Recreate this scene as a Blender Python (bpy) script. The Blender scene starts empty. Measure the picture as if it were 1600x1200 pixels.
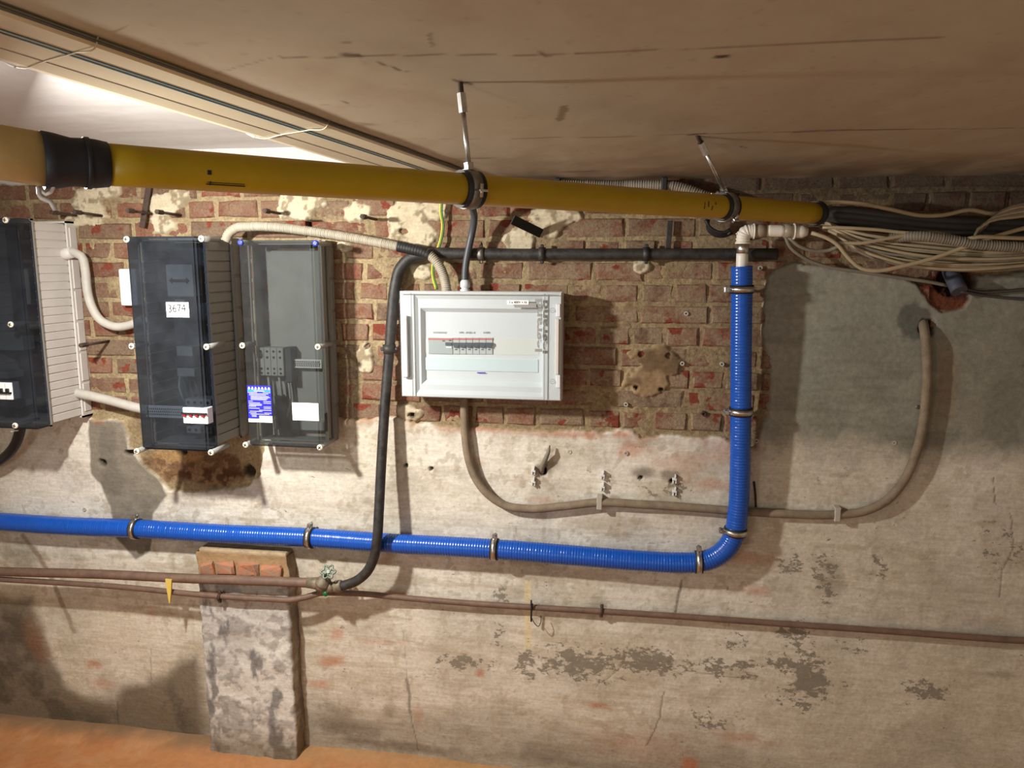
import bpy, bmesh, math, random
import numpy as np
from mathutils import Vector, Matrix

random.seed(7)
SC = bpy.context.scene
COL = SC.collection

# ------------------------------------------------------------------ camera
CAM_H, CAM_D, FPX = 1.55, 2.2, 1200.0
PITCH, YAW = math.radians(9.0), math.radians(9.2)
cam_data = bpy.data.cameras.new('camera')
cam_data.sensor_width = 36.0
cam_data.lens = 36.0 * FPX / 1600.0
cam_data.clip_start = 0.02
cam = bpy.data.objects.new('camera', cam_data)
cam.location = (0, -CAM_D, CAM_H)
cam.rotation_euler = (math.pi / 2 - PITCH, 0, YAW)
COL.objects.link(cam)
SC.camera = cam
CAM_R = cam.rotation_euler.to_matrix()
CAM_P = Vector(cam.location)

# ------------------------------------------------------------------ world, lamps, exposure
world = bpy.data.worlds.new('world')
SC.world = world
world.use_nodes = True
world.node_tree.nodes['Background'].inputs[0].default_value = (1.0, 0.97, 0.91, 1)
world.node_tree.nodes['Background'].inputs[1].default_value = 0.36
LAMP = Vector((-1.30, -0.95, CAM_H + 0.16))


def lamp(name, kind, energy, color, size, aim=None):
    d = bpy.data.lights.new(name, kind)
    d.energy = energy
    d.color = color
    if kind == 'AREA':
        d.shape = 'DISK'
        d.size = size
    else:
        d.shadow_soft_size = size
    o = bpy.data.objects.new(name, d)
    o.location = LAMP
    if aim is not None:
        o.rotation_euler = Vector(aim).normalized().to_track_quat('-Z', 'Y').to_euler()
    COL.objects.link(o)
    return o


lamp('work_lamp_bulb', 'POINT', 1.3, (1.0, 0.97, 0.93), 0.035)
lamp('work_lamp_flood', 'AREA', 26.0, (1.0, 0.96, 0.90), 0.07, (0.55, 0.52, -0.72))
lamp('ceiling_fill', 'POINT', 22.0, (1.0, 0.96, 0.90), 0.22).location = (-1.35, -2.75, 1.12)  # unseen fill light added behind the camera to brighten the ceiling
SC.view_settings.view_transform = 'Standard'
SC.view_settings.look = 'None'
SC.view_settings.gamma = 1.0
SC.view_settings.use_curve_mapping = False
SC.view_settings.exposure = 0.2
SC.cycles.use_denoising = True
SC.cycles.max_bounces = 10
SC.cycles.transparent_max_bounces = 24
SC.cycles.caustics_reflective = False
SC.cycles.caustics_refractive = False


# ------------------------------------------------------------------ measuring helpers
def ray(px, py):
    return CAM_R @ Vector(((px - 800) / FPX, (600 - py) / FPX, -1.0))


def W(px, py, off=0.0):
    """point seen at photo pixel (px,py) lying off metres in front of the wall plane"""
    d = ray(px, py)
    t = (-off - CAM_P.y) / d.y
    return CAM_P + d * t


def P(px, py, z):
    """point seen at photo pixel (px,py) at height z"""
    d = ray(px, py)
    return CAM_P + d * ((z - CAM_P.z) / d.z)


def S(r, g, b):
    f = lambda c: (c / 255 / 12.92) if c / 255 <= 0.04045 else ((c / 255 + 0.055) / 1.055) ** 2.4
    return (f(r), f(g), f(b))


# ------------------------------------------------------------------ materials
def nd(nt, t, **kw):
    n = nt.nodes.new(t)
    for k, v in kw.items():
        if k in n.inputs:
            n.inputs[k].default_value = v
        else:
            setattr(n, k, v)
    return n


def mat(name, color, rough=0.6, metal=0.0, var=0.0, scale=40.0, bump=0.0, color2=None, spec=None, coat=0.0):
    m = bpy.data.materials.new(name)
    m.use_nodes = True
    nt = m.node_tree
    b = nt.nodes['Principled BSDF']
    b.inputs['Base Color'].default_value = (*color, 1)
    b.inputs['Roughness'].default_value = rough
    b.inputs['Metallic'].default_value = metal
    if spec is not None:
        b.inputs['Specular IOR Level'].default_value = spec
    if coat:
        b.inputs['Coat Weight'].default_value = coat
    if var > 0 or bump > 0:
        tc = nd(nt, 'ShaderNodeNewGeometry')
        nz = nd(nt, 'ShaderNodeTexNoise', Scale=scale, Detail=6.0, Roughness=0.65)
        nt.links.new(tc.outputs['Position'], nz.inputs['Vector'])
        if var > 0:
            rp = nd(nt, 'ShaderNodeValToRGB')
            c2 = color2 if color2 else tuple(c * (1 - var) for c in color)
            rp.color_ramp.elements[0].position = 0.35
            rp.color_ramp.elements[1].position = 0.65
            rp.color_ramp.elements[0].color = (*c2, 1)
            rp.color_ramp.elements[1].color = (*color, 1)
            nt.links.new(nz.outputs['Fac'], rp.inputs['Fac'])
            nt.links.new(rp.outputs['Color'], b.inputs['Base Color'])
        if bump > 0:
            bp = nd(nt, 'ShaderNodeBump', Strength=bump, Distance=0.004)
            nt.links.new(nz.outputs['Fac'], bp.inputs['Height'])
            nt.links.new(bp.outputs['Normal'], b.inputs['Normal'])
    return m


def mat_attr(name, rough=0.92, scale=120.0, amt=0.35, bump=0.5, dist=0.003, flaking=False):
    """base colour from the painted Col attribute, with fine grain on top"""
    m = bpy.data.materials.new(name)
    m.use_nodes = True
    nt = m.node_tree
    b = nt.nodes['Principled BSDF']
    b.inputs['Roughness'].default_value = rough
    b.inputs['Specular IOR Level'].default_value = 0.2
    at = nd(nt, 'ShaderNodeAttribute', attribute_name='Col')
    tc = nd(nt, 'ShaderNodeNewGeometry')
    nz = nd(nt, 'ShaderNodeTexNoise', Scale=scale, Detail=7.0, Roughness=0.7)
    nt.links.new(tc.outputs['Position'], nz.inputs['Vector'])
    mr = nd(nt, 'ShaderNodeMapRange')
    mr.inputs['From Min'].default_value = 0.3
    mr.inputs['From Max'].default_value = 0.7
    mr.inputs['To Min'].default_value = 1 - amt
    mr.inputs['To Max'].default_value = 1 + amt * 0.4
    nt.links.new(nz.outputs['Fac'], mr.inputs['Value'])
    mx = nd(nt, 'ShaderNodeVectorMath', operation='SCALE')
    nt.links.new(at.outputs['Color'], mx.inputs[0])
    nt.links.new(mr.outputs['Result'], mx.inputs['Scale'])
    colour, height = mx.outputs['Vector'], nz.outputs['Fac']
    if flaking:
        # horizontal trowel hatching
        mp = nd(nt, 'ShaderNodeMapping')
        mp.inputs['Scale'].default_value = (0.25, 1.0, 2.2)
        nt.links.new(tc.outputs['Position'], mp.inputs['Vector'])
        n2 = nd(nt, 'ShaderNodeTexNoise', Scale=70.0, Detail=5.0, Roughness=0.65)
        nt.links.new(mp.outputs['Vector'], n2.inputs['Vector'])
        r2 = nd(nt, 'ShaderNodeMapRange')
        for k, v in zip(('From Min', 'From Max', 'To Min', 'To Max'), (0.35, 0.65, 0.90, 1.04)):
            r2.inputs[k].default_value = v
        nt.links.new(n2.outputs['Fac'], r2.inputs['Value'])
        s2 = nd(nt, 'ShaderNodeVectorMath', operation='SCALE')
        nt.links.new(colour, s2.inputs[0])
        nt.links.new(r2.outputs['Result'], s2.inputs['Scale'])
        # paint flaked off where the alpha channel says the coat is weak
        mq = nd(nt, 'ShaderNodeMapping')
        mq.inputs['Scale'].default_value = (0.8, 1.0, 1.25)
        nt.links.new(tc.outputs['Position'], mq.inputs['Vector'])
        n3 = nd(nt, 'ShaderNodeTexNoise', Scale=42.0, Detail=9.0, Roughness=0.74)
        nt.links.new(mq.outputs['Vector'], n3.inputs['Vector'])
        ad = nd(nt, 'ShaderNodeMath', operation='MULTIPLY_ADD')
        ad.inputs[1].default_value = 0.215
        nt.links.new(at.outputs['Alpha'], ad.inputs[0])
        nt.links.new(n3.outputs['Fac'], ad.inputs[2])
        r3 = nd(nt, 'ShaderNodeMapRange')
        for k, v in zip(('From Min', 'From Max', 'To Min', 'To Max'), (0.655, 0.668, 0.0, 0.85)):
            r3.inputs[k].default_value = v
        nt.links.new(ad.outputs[0], r3.inputs['Value'])
        m3 = nd(nt, 'ShaderNodeMixRGB')
        m3.inputs['Color2'].default_value = (*S(128, 121, 106), 1)
        nt.links.new(r3.outputs['Result'], m3.inputs['Fac'])
        nt.links.new(s2.outputs['Vector'], m3.inputs['Color1'])
        colour = m3.outputs['Color']
        hs = nd(nt, 'ShaderNodeMath', operation='SUBTRACT')
        nt.links.new(r2.outputs['Result'], hs.inputs[0])
        nt.links.new(r3.outputs['Result'], hs.inputs[1])
        ha = nd(nt, 'ShaderNodeMath', operation='ADD')
        nt.links.new(hs.outputs[0], ha.inputs[0])
        nt.links.new(height, ha.inputs[1])
        height = ha.outputs[0]
    nt.links.new(colour, b.inputs['Base Color'])
    bp = nd(nt, 'ShaderNodeBump', Strength=bump, Distance=dist)
    nt.links.new(height, bp.inputs['Height'])
    nt.links.new(bp.outputs['Normal'], b.inputs['Normal'])
    return m


def mat_brick():
    m = bpy.data.materials.new('old_brick')
    m.use_nodes = True
    nt = m.node_tree
    b = nt.nodes['Principled BSDF']
    b.inputs['Roughness'].default_value = 0.9
    b.inputs['Specular IOR Level'].default_value = 0.2
    oi = nd(nt, 'ShaderNodeObjectInfo')
    tc = nd(nt, 'ShaderNodeNewGeometry')
    rp = nd(nt, 'ShaderNodeValToRGB')
    cols = [(0.0, S(122, 78, 62)), (0.2, S(138, 88, 70)), (0.4, S(150, 98, 78)), (0.55, S(128, 100, 82)), (0.7, S(146, 82, 62)), (0.85, S(140, 112, 92)), (1.0, S(116, 92, 76))]
    el = rp.color_ramp.elements
    el[0].position, el[0].color = 0.0, (*cols[0][1], 1)
    el[1].position, el[1].color = 1.0, (*cols[-1][1], 1)
    for p, c in cols[1:-1]:
        e = el.new(p)
        e.color = (*c, 1)
    nt.links.new(oi.outputs['Random'], rp.inputs['Fac'])
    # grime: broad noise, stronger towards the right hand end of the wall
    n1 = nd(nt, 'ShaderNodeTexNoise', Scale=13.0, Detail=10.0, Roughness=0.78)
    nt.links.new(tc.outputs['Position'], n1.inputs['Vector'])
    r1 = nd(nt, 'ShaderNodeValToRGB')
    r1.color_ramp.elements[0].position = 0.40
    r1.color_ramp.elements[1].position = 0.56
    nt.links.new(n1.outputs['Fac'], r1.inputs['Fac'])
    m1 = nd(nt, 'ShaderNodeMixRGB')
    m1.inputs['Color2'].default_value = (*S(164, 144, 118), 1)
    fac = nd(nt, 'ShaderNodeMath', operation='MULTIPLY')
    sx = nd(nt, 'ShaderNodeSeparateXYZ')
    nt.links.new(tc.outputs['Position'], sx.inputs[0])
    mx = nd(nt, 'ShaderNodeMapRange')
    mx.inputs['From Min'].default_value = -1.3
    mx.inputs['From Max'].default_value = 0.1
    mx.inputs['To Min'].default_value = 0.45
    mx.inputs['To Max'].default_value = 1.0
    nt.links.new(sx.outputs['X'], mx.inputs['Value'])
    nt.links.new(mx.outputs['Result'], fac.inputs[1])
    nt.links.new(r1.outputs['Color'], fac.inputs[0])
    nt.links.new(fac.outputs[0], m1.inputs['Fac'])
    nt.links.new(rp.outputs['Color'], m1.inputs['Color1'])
    # fresh red spalls
    n2 = nd(nt, 'ShaderNodeTexNoise', Scale=16.0, Detail=3.0, Roughness=0.5)
    mp = nd(nt, 'ShaderNodeVectorMath', operation='ADD')
    mp.inputs[1].default_value = (5.2, 1.3, 8.8)
    nt.links.new(tc.outputs['Position'], mp.inputs[0])
    nt.links.new(mp.outputs['Vector'], n2.inputs['Vector'])
    r2 = nd(nt, 'ShaderNodeValToRGB')
    r2.color_ramp.elements[0].position = 0.60
    r2.color_ramp.elements[1].position = 0.63
    nt.links.new(n2.outputs['Fac'], r2.inputs['Fac'])
    m2 = nd(nt, 'ShaderNodeMixRGB')
    m2.inputs['Color2'].default_value = (*S(142, 74, 56), 1)
    nt.links.new(r2.outputs['Color'], m2.inputs['Fac'])
    nt.links.new(m1.outputs['Color'], m2.inputs['Color1'])
    # soot plus painted-in shade on the topmost courses towards the right
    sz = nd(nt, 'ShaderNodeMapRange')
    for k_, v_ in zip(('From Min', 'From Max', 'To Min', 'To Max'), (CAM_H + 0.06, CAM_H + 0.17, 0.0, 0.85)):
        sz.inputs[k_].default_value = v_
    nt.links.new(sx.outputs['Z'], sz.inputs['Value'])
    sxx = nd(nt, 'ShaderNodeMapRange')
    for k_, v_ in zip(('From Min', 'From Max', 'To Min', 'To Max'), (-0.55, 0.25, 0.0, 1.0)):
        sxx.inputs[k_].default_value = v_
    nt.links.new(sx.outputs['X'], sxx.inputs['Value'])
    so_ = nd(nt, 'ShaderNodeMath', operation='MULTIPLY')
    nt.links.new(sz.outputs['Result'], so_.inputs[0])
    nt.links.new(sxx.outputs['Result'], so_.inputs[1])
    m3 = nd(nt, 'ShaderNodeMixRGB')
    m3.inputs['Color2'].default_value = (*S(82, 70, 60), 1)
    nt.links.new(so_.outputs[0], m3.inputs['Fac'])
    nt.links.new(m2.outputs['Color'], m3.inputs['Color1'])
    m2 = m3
    # fine grain
    n3 = nd(nt, 'ShaderNodeTexNoise', Scale=150.0, Detail=6.0, Roughness=0.75)
    nt.links.new(tc.outputs['Position'], n3.inputs['Vector'])
    mr = nd(nt, 'ShaderNodeMapRange')
    mr.inputs['From Min'].default_value = 0.3
    mr.inputs['From Max'].default_value = 0.7
    mr.inputs['To Min'].default_value = 0.46
    mr.inputs['To Max'].default_value = 1.08
    nt.links.new(n3.outputs['Fac'], mr.inputs['Value'])
    sc = nd(nt, 'ShaderNodeVectorMath', operation='SCALE')
    nt.links.new(m2.outputs['Color'], sc.inputs[0])
    nt.links.new(mr.outputs['Result'], sc.inputs['Scale'])
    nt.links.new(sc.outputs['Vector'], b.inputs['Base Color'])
    add = nd(nt, 'ShaderNodeMath', operation='ADD')
    nt.links.new(n3.outputs['Fac'], add.inputs[0])
    nt.links.new(n1.outputs['Fac'], add.inputs[1])
    bp = nd(nt, 'ShaderNodeBump', Strength=0.7, Distance=0.005)
    nt.links.new(add.outputs[0], bp.inputs['Height'])
    nt.links.new(bp.outputs['Normal'], b.inputs['Normal'])
    return m


def mat_clear(name, tint, haze=0.0, haze_col=(0.3, 0.3, 0.3), rough=0.06, gloss=0.03):
    m = bpy.data.materials.new(name)
    m.use_nodes = True
    nt = m.node_tree
    nt.nodes.clear()
    out = nd(nt, 'ShaderNodeOutputMaterial')
    tr = nd(nt, 'ShaderNodeBsdfTransparent')
    tr.inputs['Color'].default_value = (*tint, 1)
    df = nd(nt, 'ShaderNodeBsdfDiffuse')
    df.inputs['Color'].default_value = (*haze_col, 1)
    gl = nd(nt, 'ShaderNodeBsdfGlossy')
    gl.inputs['Roughness'].default_value = rough
    lw = nd(nt, 'ShaderNodeLayerWeight')
    pw = nd(nt, 'ShaderNodeMath', operation='POWER')
    pw.inputs[1].default_value = 5.0
    nt.links.new(lw.outputs['Facing'], pw.inputs[0])
    fr = nd(nt, 'ShaderNodeMath', operation='MULTIPLY_ADD')
    fr.inputs[1].default_value = 0.7
    fr.inputs[2].default_value = gloss
    nt.links.new(pw.outputs[0], fr.inputs[0])
    tc = nd(nt, 'ShaderNodeNewGeometry')
    nz = nd(nt, 'ShaderNodeTexNoise', Scale=14.0, Detail=5.0, Roughness=0.6)
    nt.links.new(tc.outputs['Position'], nz.inputs['Vector'])
    mh = nd(nt, 'ShaderNodeMath', operation='MULTIPLY')
    mh.inputs[1].default_value = haze * 2
    nt.links.new(nz.outputs['Fac'], mh.inputs[0])
    a = nd(nt, 'ShaderNodeMixShader')
    nt.links.new(mh.outputs[0], a.inputs['Fac'])
    nt.links.new(tr.outputs[0], a.inputs[1])
    nt.links.new(df.outputs[0], a.inputs[2])
    c = nd(nt, 'ShaderNodeMixShader')
    nt.links.new(fr.outputs['Value'], c.inputs['Fac'])
    nt.links.new(a.outputs[0], c.inputs[1])
    nt.links.new(gl.outputs[0], c.inputs[2])
    nt.links.new(c.outputs[0], out.inputs['Surface'])
    return m


M = {}
M['mortar'] = mat_attr('lime_mortar', scale=110, amt=0.5, bump=0.9, dist=0.006)
M['plaster'] = mat_attr('old_plaster', scale=95, amt=0.20, bump=0.5, dist=0.003, flaking=True)
M['cement'] = mat_attr('grey_cement', scale=70, amt=0.25, bump=0.4, dist=0.003)
M['ceil'] = mat_attr('ceiling_paint', rough=0.75, scale=30, amt=0.05, bump=0.08, dist=0.003)
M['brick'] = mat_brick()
M['yellow'] = mat('yellow_plastic', S(186, 156, 26), 0.42, var=0.12, scale=12, spec=0.4)
M['yellow_pale'] = mat('painted_steel', S(214, 190, 130), 0.5, var=0.15, scale=20)
M['black_wrap'] = mat('black_wrap', S(34, 40, 52), 0.55, var=0.3, scale=30, bump=0.3)
M['rubber'] = mat('black_rubber', S(26, 26, 26), 0.6)
M['black_plastic'] = mat('black_plastic', S(30, 30, 32), 0.45, var=0.2, scale=40)
M['dark_cable'] = mat('dark_grey_cable', S(68, 72, 78), 0.45)
M['steel'] = mat('zinc_steel', (0.70, 0.71, 0.70), 0.30, 1.0, var=0.35, scale=60)
M['steel_dull'] = mat('dull_steel', (0.30, 0.28, 0.25), 0.6, 1.0, var=0.4, scale=70)
M['blue'] = mat('blue_sleeve', S(12, 84, 186), 0.24, var=0.12, scale=50, spec=0.6)
M['pipe_black'] = mat('black_painted_pipe', S(58, 55, 52), 0.55, var=0.75, scale=38, bump=0.5, color2=S(30, 28, 28))
M['pipe_brown'] = mat('brown_painted_pipe', S(124, 98, 82), 0.6, var=0.35, scale=28, bump=0.35)
M['grey_brown_cable'] = mat('dusty_cable', S(142, 126, 104), 0.75, var=0.35, scale=30, bump=0.3)
M['beige_conduit'] = mat('beige_conduit', S(172, 164, 146), 0.55, var=0.15, scale=25)
M['grey_conduit'] = mat('grey_conduit', S(190, 186, 176), 0.55, var=0.15, scale=25)
M['white_plastic'] = mat('white_plastic', S(222, 225, 228), 0.38, var=0.03, scale=15)
M['white_panel'] = mat('white_panel', S(220, 222, 222), 0.45)
M['pale_blue'] = mat('pale_strip', S(216, 228, 234), 0.35)
M['label_white'] = mat('label_paper', S(244, 244, 244), 0.5)
M['grey_plastic'] = mat('grey_plastic', S(212, 208, 202), 0.5, var=0.06, scale=18)
M['grey_mid'] = mat('mid_grey_plastic', S(150, 150, 146), 0.5, var=0.1, scale=25)
M['grey_dark'] = mat('dark_grey_plastic', S(72, 76, 84), 0.5)
M['plate'] = mat('mounting_plate', S(176, 178, 172), 0.55, var=0.1, scale=12)
M['black_paint'] = mat('black_print', S(24, 24, 26), 0.5)
M['grey_print'] = mat('grey_print', S(150, 150, 146), 0.5)
M['red_print'] = mat('red_print', S(206, 92, 88), 0.5)
M['red_toggle'] = mat('red_toggle', S(150, 24, 40), 0.4)
M['slate'] = mat('slate_toggle', S(62, 70, 78), 0.4)
M['screw_cream'] = mat('cream_screw', S(240, 236, 214), 0.4)
M['screw_blue'] = mat('blue_screw', S(40, 62, 178), 0.35)
M['blue_print'] = mat('blue_sticker', S(36, 36, 190), 0.45)
M['teal_print'] = mat('teal_print', S(40, 160, 180), 0.45)
M['pale_print'] = mat('pale_print', S(196, 200, 246), 0.5)
M['smoke2'] = mat_clear('smoked_lid_dark', (0.21, 0.235, 0.275), 0.055, (0.28, 0.32, 0.38))
M['smoke3'] = mat_clear('smoked_lid_light', (0.41, 0.43, 0.43), 0.06, (0.32, 0.33, 0.34))
M['clear'] = mat_clear('clear_door', (0.93, 0.95, 0.95), 0.02, (0.8, 0.8, 0.8), 0.25, 0.006)
M['earth_green'] = mat('earth_green', S(60, 120, 40), 0.45)
M['earth_yellow'] = mat('earth_yellow', S(214, 196, 50), 0.45)
M['cable_beige'] = mat('beige_cable', S(180, 164, 132), 0.55, var=0.2, scale=20)
M['cable_grey'] = mat('grey_cable', S(132, 126, 112), 0.6, var=0.2, scale=20)
M['cable_dark'] = mat('dark_sheath', S(72, 70, 66), 0.6, var=0.2, scale=20)
M['green_cap'] = mat('green_cap', S(18, 104, 60), 0.35)
M['green_wheel'] = mat('green_worn_metal', S(128, 146, 132), 0.42, 0.35, var=0.35, scale=90)
M['brass_dirty'] = mat('dirty_brass', S(140, 126, 106), 0.6, 0.2, var=0.5, scale=60, bump=0.4)
M['rust'] = mat('rusty_iron', S(84, 66, 56), 0.8, 0.1, var=0.5, scale=60, bump=0.5)
M['tape_yellow'] = mat('yellow_wedge', S(226, 196, 96), 0.6)
M['pvc_white'] = mat('white_pvc', S(232, 228, 216), 0.4)
M['pvc_fit'] = mat('grey_fitting', S(150, 138, 120), 0.4)
M['duct'] = mat('cream_duct', S(206, 194, 164), 0.45, var=0.05, scale=10)
M['duct_line'] = mat('teal_stripe', S(30, 92, 112), 0.5)
M['slate_tube'] = mat('slate_tube', S(72, 76, 92), 0.6)
M['plug'] = mat('grey_wall_plug', S(176, 170, 158), 0.6)
M['hole_dark'] = mat('dark_hole', S(34, 26, 20), 0.9)

# ------------------------------------------------------------------ object helpers
ORG = {}


def thing(name, label, cat, loc, group=None):
    o = bpy.data.objects.new(name, None)
    o.empty_display_size = 0.05
    o.location = Vector(loc)
    COL.objects.link(o)
    ORG[o] = Vector(loc)
    tag(o, label, cat, group)
    return o


def tag(o, label, cat, group=None):
    o['label'] = label
    o['category'] = cat
    if group:
        o['group'] = group
    return o


def link(name, me, parent, m):
    """link a mesh given in world coordinates, giving it an origin of its own"""
    n = len(me.vertices)
    co = np.empty(n * 3, np.float32)
    me.vertices.foreach_get('co', co)
    co = co.reshape(-1, 3)
    c = Vector(((co[:, 0].min() + co[:, 0].max()) / 2, (co[:, 1].min() + co[:, 1].max()) / 2, float(co[:, 2].min())))
    co -= np.array(c, np.float32)
    me.vertices.foreach_set('co', co.ravel())
    me.update()
    o = bpy.data.objects.new(name, me)
    if m is not None:
        me.materials.append(m)
    ORG[o] = c
    if parent is not None:
        o.parent = parent
        o.location = c - ORG[parent]
    else:
        o.location = c
    COL.objects.link(o)
    return o


class MB:
    def __init__(s):
        s.bm = bmesh.new()

    def box(s, c, size, R=None, bevel=0.0, seg=2):
        b = bmesh.new()
        bmesh.ops.create_cube(b, size=1.0)
        bmesh.ops.scale(b, vec=Vector(size), verts=b.verts)
        if bevel > 0:
            bmesh.ops.bevel(b, geom=list(b.edges), offset=bevel, segments=seg, affect='EDGES', profile=0.5)
        return s._add(b, c, R)

    def _add(s, b, c, R=None):
        T = Matrix.Translation(Vector(c))
        if R is not None:
            T = T @ R.to_4x4()
        vm = {}
        for v in b.verts:
            vm[v] = s.bm.verts.new(T @ v.co)
        for f in b.faces:
            nf = s.bm.faces.new([vm[v] for v in f.verts])
            nf.smooth = f.smooth
        b.free()
        return s

    def box2(s, p, q, bevel=0.0, seg=2):
        p, q = Vector(p), Vector(q)
        return s.box((p + q) / 2, [abs(a) for a in (q - p)], None, bevel, seg)

    def cyl(s, p0, p1, r0, r1=None, seg=16, smooth=True):
        r1 = r0 if r1 is None else r1
        p0, p1 = Vector(p0), Vector(p1)
        a = (p1 - p0).normalized()
        u, v = frame(a)
        A, B = [], []
        for i in range(seg):
            t = 2 * math.pi * i / seg
            d = u * math.cos(t) + v * math.sin(t)
            A.append(s.bm.verts.new(p0 + d * r0))
            B.append(s.bm.verts.new(p1 + d * r1))
        for i in range(seg):
            j = (i + 1) % seg
            f = s.bm.faces.new((A[i], A[j], B[j], B[i]))
            f.smooth = smooth
        s.bm.faces.new(A[::-1])
        s.bm.faces.new(B)
        return s

    def lathe(s, p0, axis, prof, seg=18, close=True):
        """prof: list of (distance along axis, radius)"""
        a = Vector(axis).normalized()
        u, v = frame(a)
        p0 = Vector(p0)
        rings = []
        for (d, r) in prof:
            rings.append([s.bm.verts.new(p0 + a * d + (u * math.cos(2 * math.pi * i / seg) + v * math.sin(2 * math.pi * i / seg)) * r) for i in range(seg)])
        for k in range(len(rings) - 1):
            for i in range(seg):
                j = (i + 1) % seg
                f = s.bm.faces.new((rings[k][i], rings[k][j], rings[k + 1][j], rings[k + 1][i]))
                f.smooth = True
        if close:
            s.bm.faces.new(rings[0][::-1])
            s.bm.faces.new(rings[-1])
        return s

    def ring(s, c, axis, ri, ro, w, seg=28, a0=0.0, a1=2 * math.pi, uv=None):
        a = Vector(axis).normalized()
        u, v = uv if uv else frame(a)
        c = Vector(c)
        full = abs(a1 - a0 - 2 * math.pi) < 1e-6
        n = seg if full else seg + 1
        L = []
        for i in range(n):
            t = a0 + (a1 - a0) * i / seg
            d = u * math.cos(t) + v * math.sin(t)
            L.append([s.bm.verts.new(c + d * r + a * h) for r, h in ((ri, -w / 2), (ro, -w / 2), (ro, w / 2), (ri, w / 2))])
        for i in range(seg):
            j = (i + 1) % n
            for k in range(4):
                f = s.bm.faces.new((L[i][k], L[i][(k + 1) % 4], L[j][(k + 1) % 4], L[j][k]))
                f.smooth = (k in (1, 3))
        if not full:
            s.bm.faces.new(L[0])
            s.bm.faces.new(L[-1][::-1])
        return s

    def prism(s, pts, ext):
        ext = Vector(ext)
        A = [s.bm.verts.new(Vector(p)) for p in pts]
        B = [s.bm.verts.new(Vector(p) + ext) for p in pts]
        n = len(pts)
        s.bm.faces.new(A[::-1])
        s.bm.faces.new(B)
        for i in range(n):
            j = (i + 1) % n
            s.bm.faces.new((A[i], A[j], B[j], B[i]))
        return s

    def build(s, name, m, parent=None):
        bmesh.ops.recalc_face_normals(s.bm, faces=s.bm.faces)
        me = bpy.data.meshes.new(name)
        s.bm.to_mesh(me)
        s.bm.free()
        return link(name, me, parent, m)


def frame(a):
    up = Vector((0, 0, 1)) if abs(a.z) < 0.9 else Vector((1, 0, 0))
    u = a.cross(up).normalized()
    return u, u.cross(a).normalized()


def resample(ctrl, step, rad=None):
    """Catmull-Rom through ctrl, points every ~step metres"""
    n = len(ctrl)
    out, rr = [], []
    for i in range(n - 1):
        p0 = ctrl[i - 1] if i > 0 else ctrl[0] * 2 - ctrl[1]
        p1, p2 = ctrl[i], ctrl[i + 1]
        p3 = ctrl[i + 2] if i + 2 < n else ctrl[-1] * 2 - ctrl[-2]
        # centripetal style tangents scaled by chord, to avoid overshoot
        l01, l12, l23 = (p1 - p0).length, (p2 - p1).length, (p3 - p2).length
        m1 = ((p1 - p0) / max(l01, 1e-6) * l12 + (p2 - p1) / max(l12, 1e-6) * l01) / max(l01 + l12, 1e-6) * l12
        m2 = ((p2 - p1) / max(l12, 1e-6) * l23 + (p3 - p2) / max(l23, 1e-6) * l12) / max(l12 + l23, 1e-6) * l12
        k = max(1, int(l12 / step))
        for j in range(k):
            t = j / k
            h1, h2, h3, h4 = 2 * t**3 - 3 * t**2 + 1, t**3 - 2 * t**2 + t, -2 * t**3 + 3 * t**2, t**3 - t**2
            out.append(p1 * h1 + m1 * h2 + p2 * h3 + m2 * h4)
            if rad:
                rr.append(rad[i] * (1 - t) + rad[i + 1] * t)
    out.append(ctrl[-1].copy())
    if rad:
        rr.append(rad[-1])
    return out, rr


def sweep(name, pts, rads, m, parent=None, seg=12, flat=None):
    n = len(pts)
    tan = []
    for i in range(n):
        a, b = pts[max(0, i - 1)], pts[min(n - 1, i + 1)]
        tan.append((b - a).normalized())
    u, v = frame(tan[0])
    V, F = [], []
    for i in range(n):
        u = (u - tan[i] * u.dot(tan[i])).normalized()
        v = tan[i].cross(u).normalized()
        for k in range(seg):
            t = 2 * math.pi * k / seg
            V.append(pts[i] + (u * math.cos(t) + v * math.sin(t)) * rads[i])
    for i in range(n - 1):
        for k in range(seg):
            k2 = (k + 1) % seg
            F.append((i * seg + k, i * seg + k2, (i + 1) * seg + k2, (i + 1) * seg + k))
    F.append(tuple(range(seg))[::-1])
    F.append(tuple((n - 1) * seg + k for k in range(seg)))
    me = bpy.data.meshes.new(name)
    me.from_pydata([tuple(p) for p in V], [], F)
    me.polygons.foreach_set('use_smooth', [True] * (len(F) - 2) + [False] * 2)
    bm = bmesh.new()
    bm.from_mesh(me)
    bmesh.ops.recalc_face_normals(bm, faces=bm.faces)
    bm.to_mesh(me)
    bm.free()
    return link(name, me, parent, m)


def tube(name, ctrl, r, m, parent=None, seg=12, step=0.012, rib=None, world_pts=False):
    """ctrl: (px, py, off) measured from the photo, or world points"""
    c = [Vector(p) for p in ctrl] if world_pts else [W(*p) for p in ctrl]
    rad = list(r) if isinstance(r, (list, tuple)) else [r] * len(c)
    if rib:
        amp, period = rib
        pts, rr = resample(c, period / 4, rad)
        rq = random.Random(len(pts))
        rr = [q + amp * (1, 0, -1, 0)[i % 4] * rq.uniform(.3, 1.5) for i, q in enumerate(rr)]
    else:
        pts, rr = resample(c, step, rad)
    return sweep(name, pts, rr, m, parent, seg)


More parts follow.
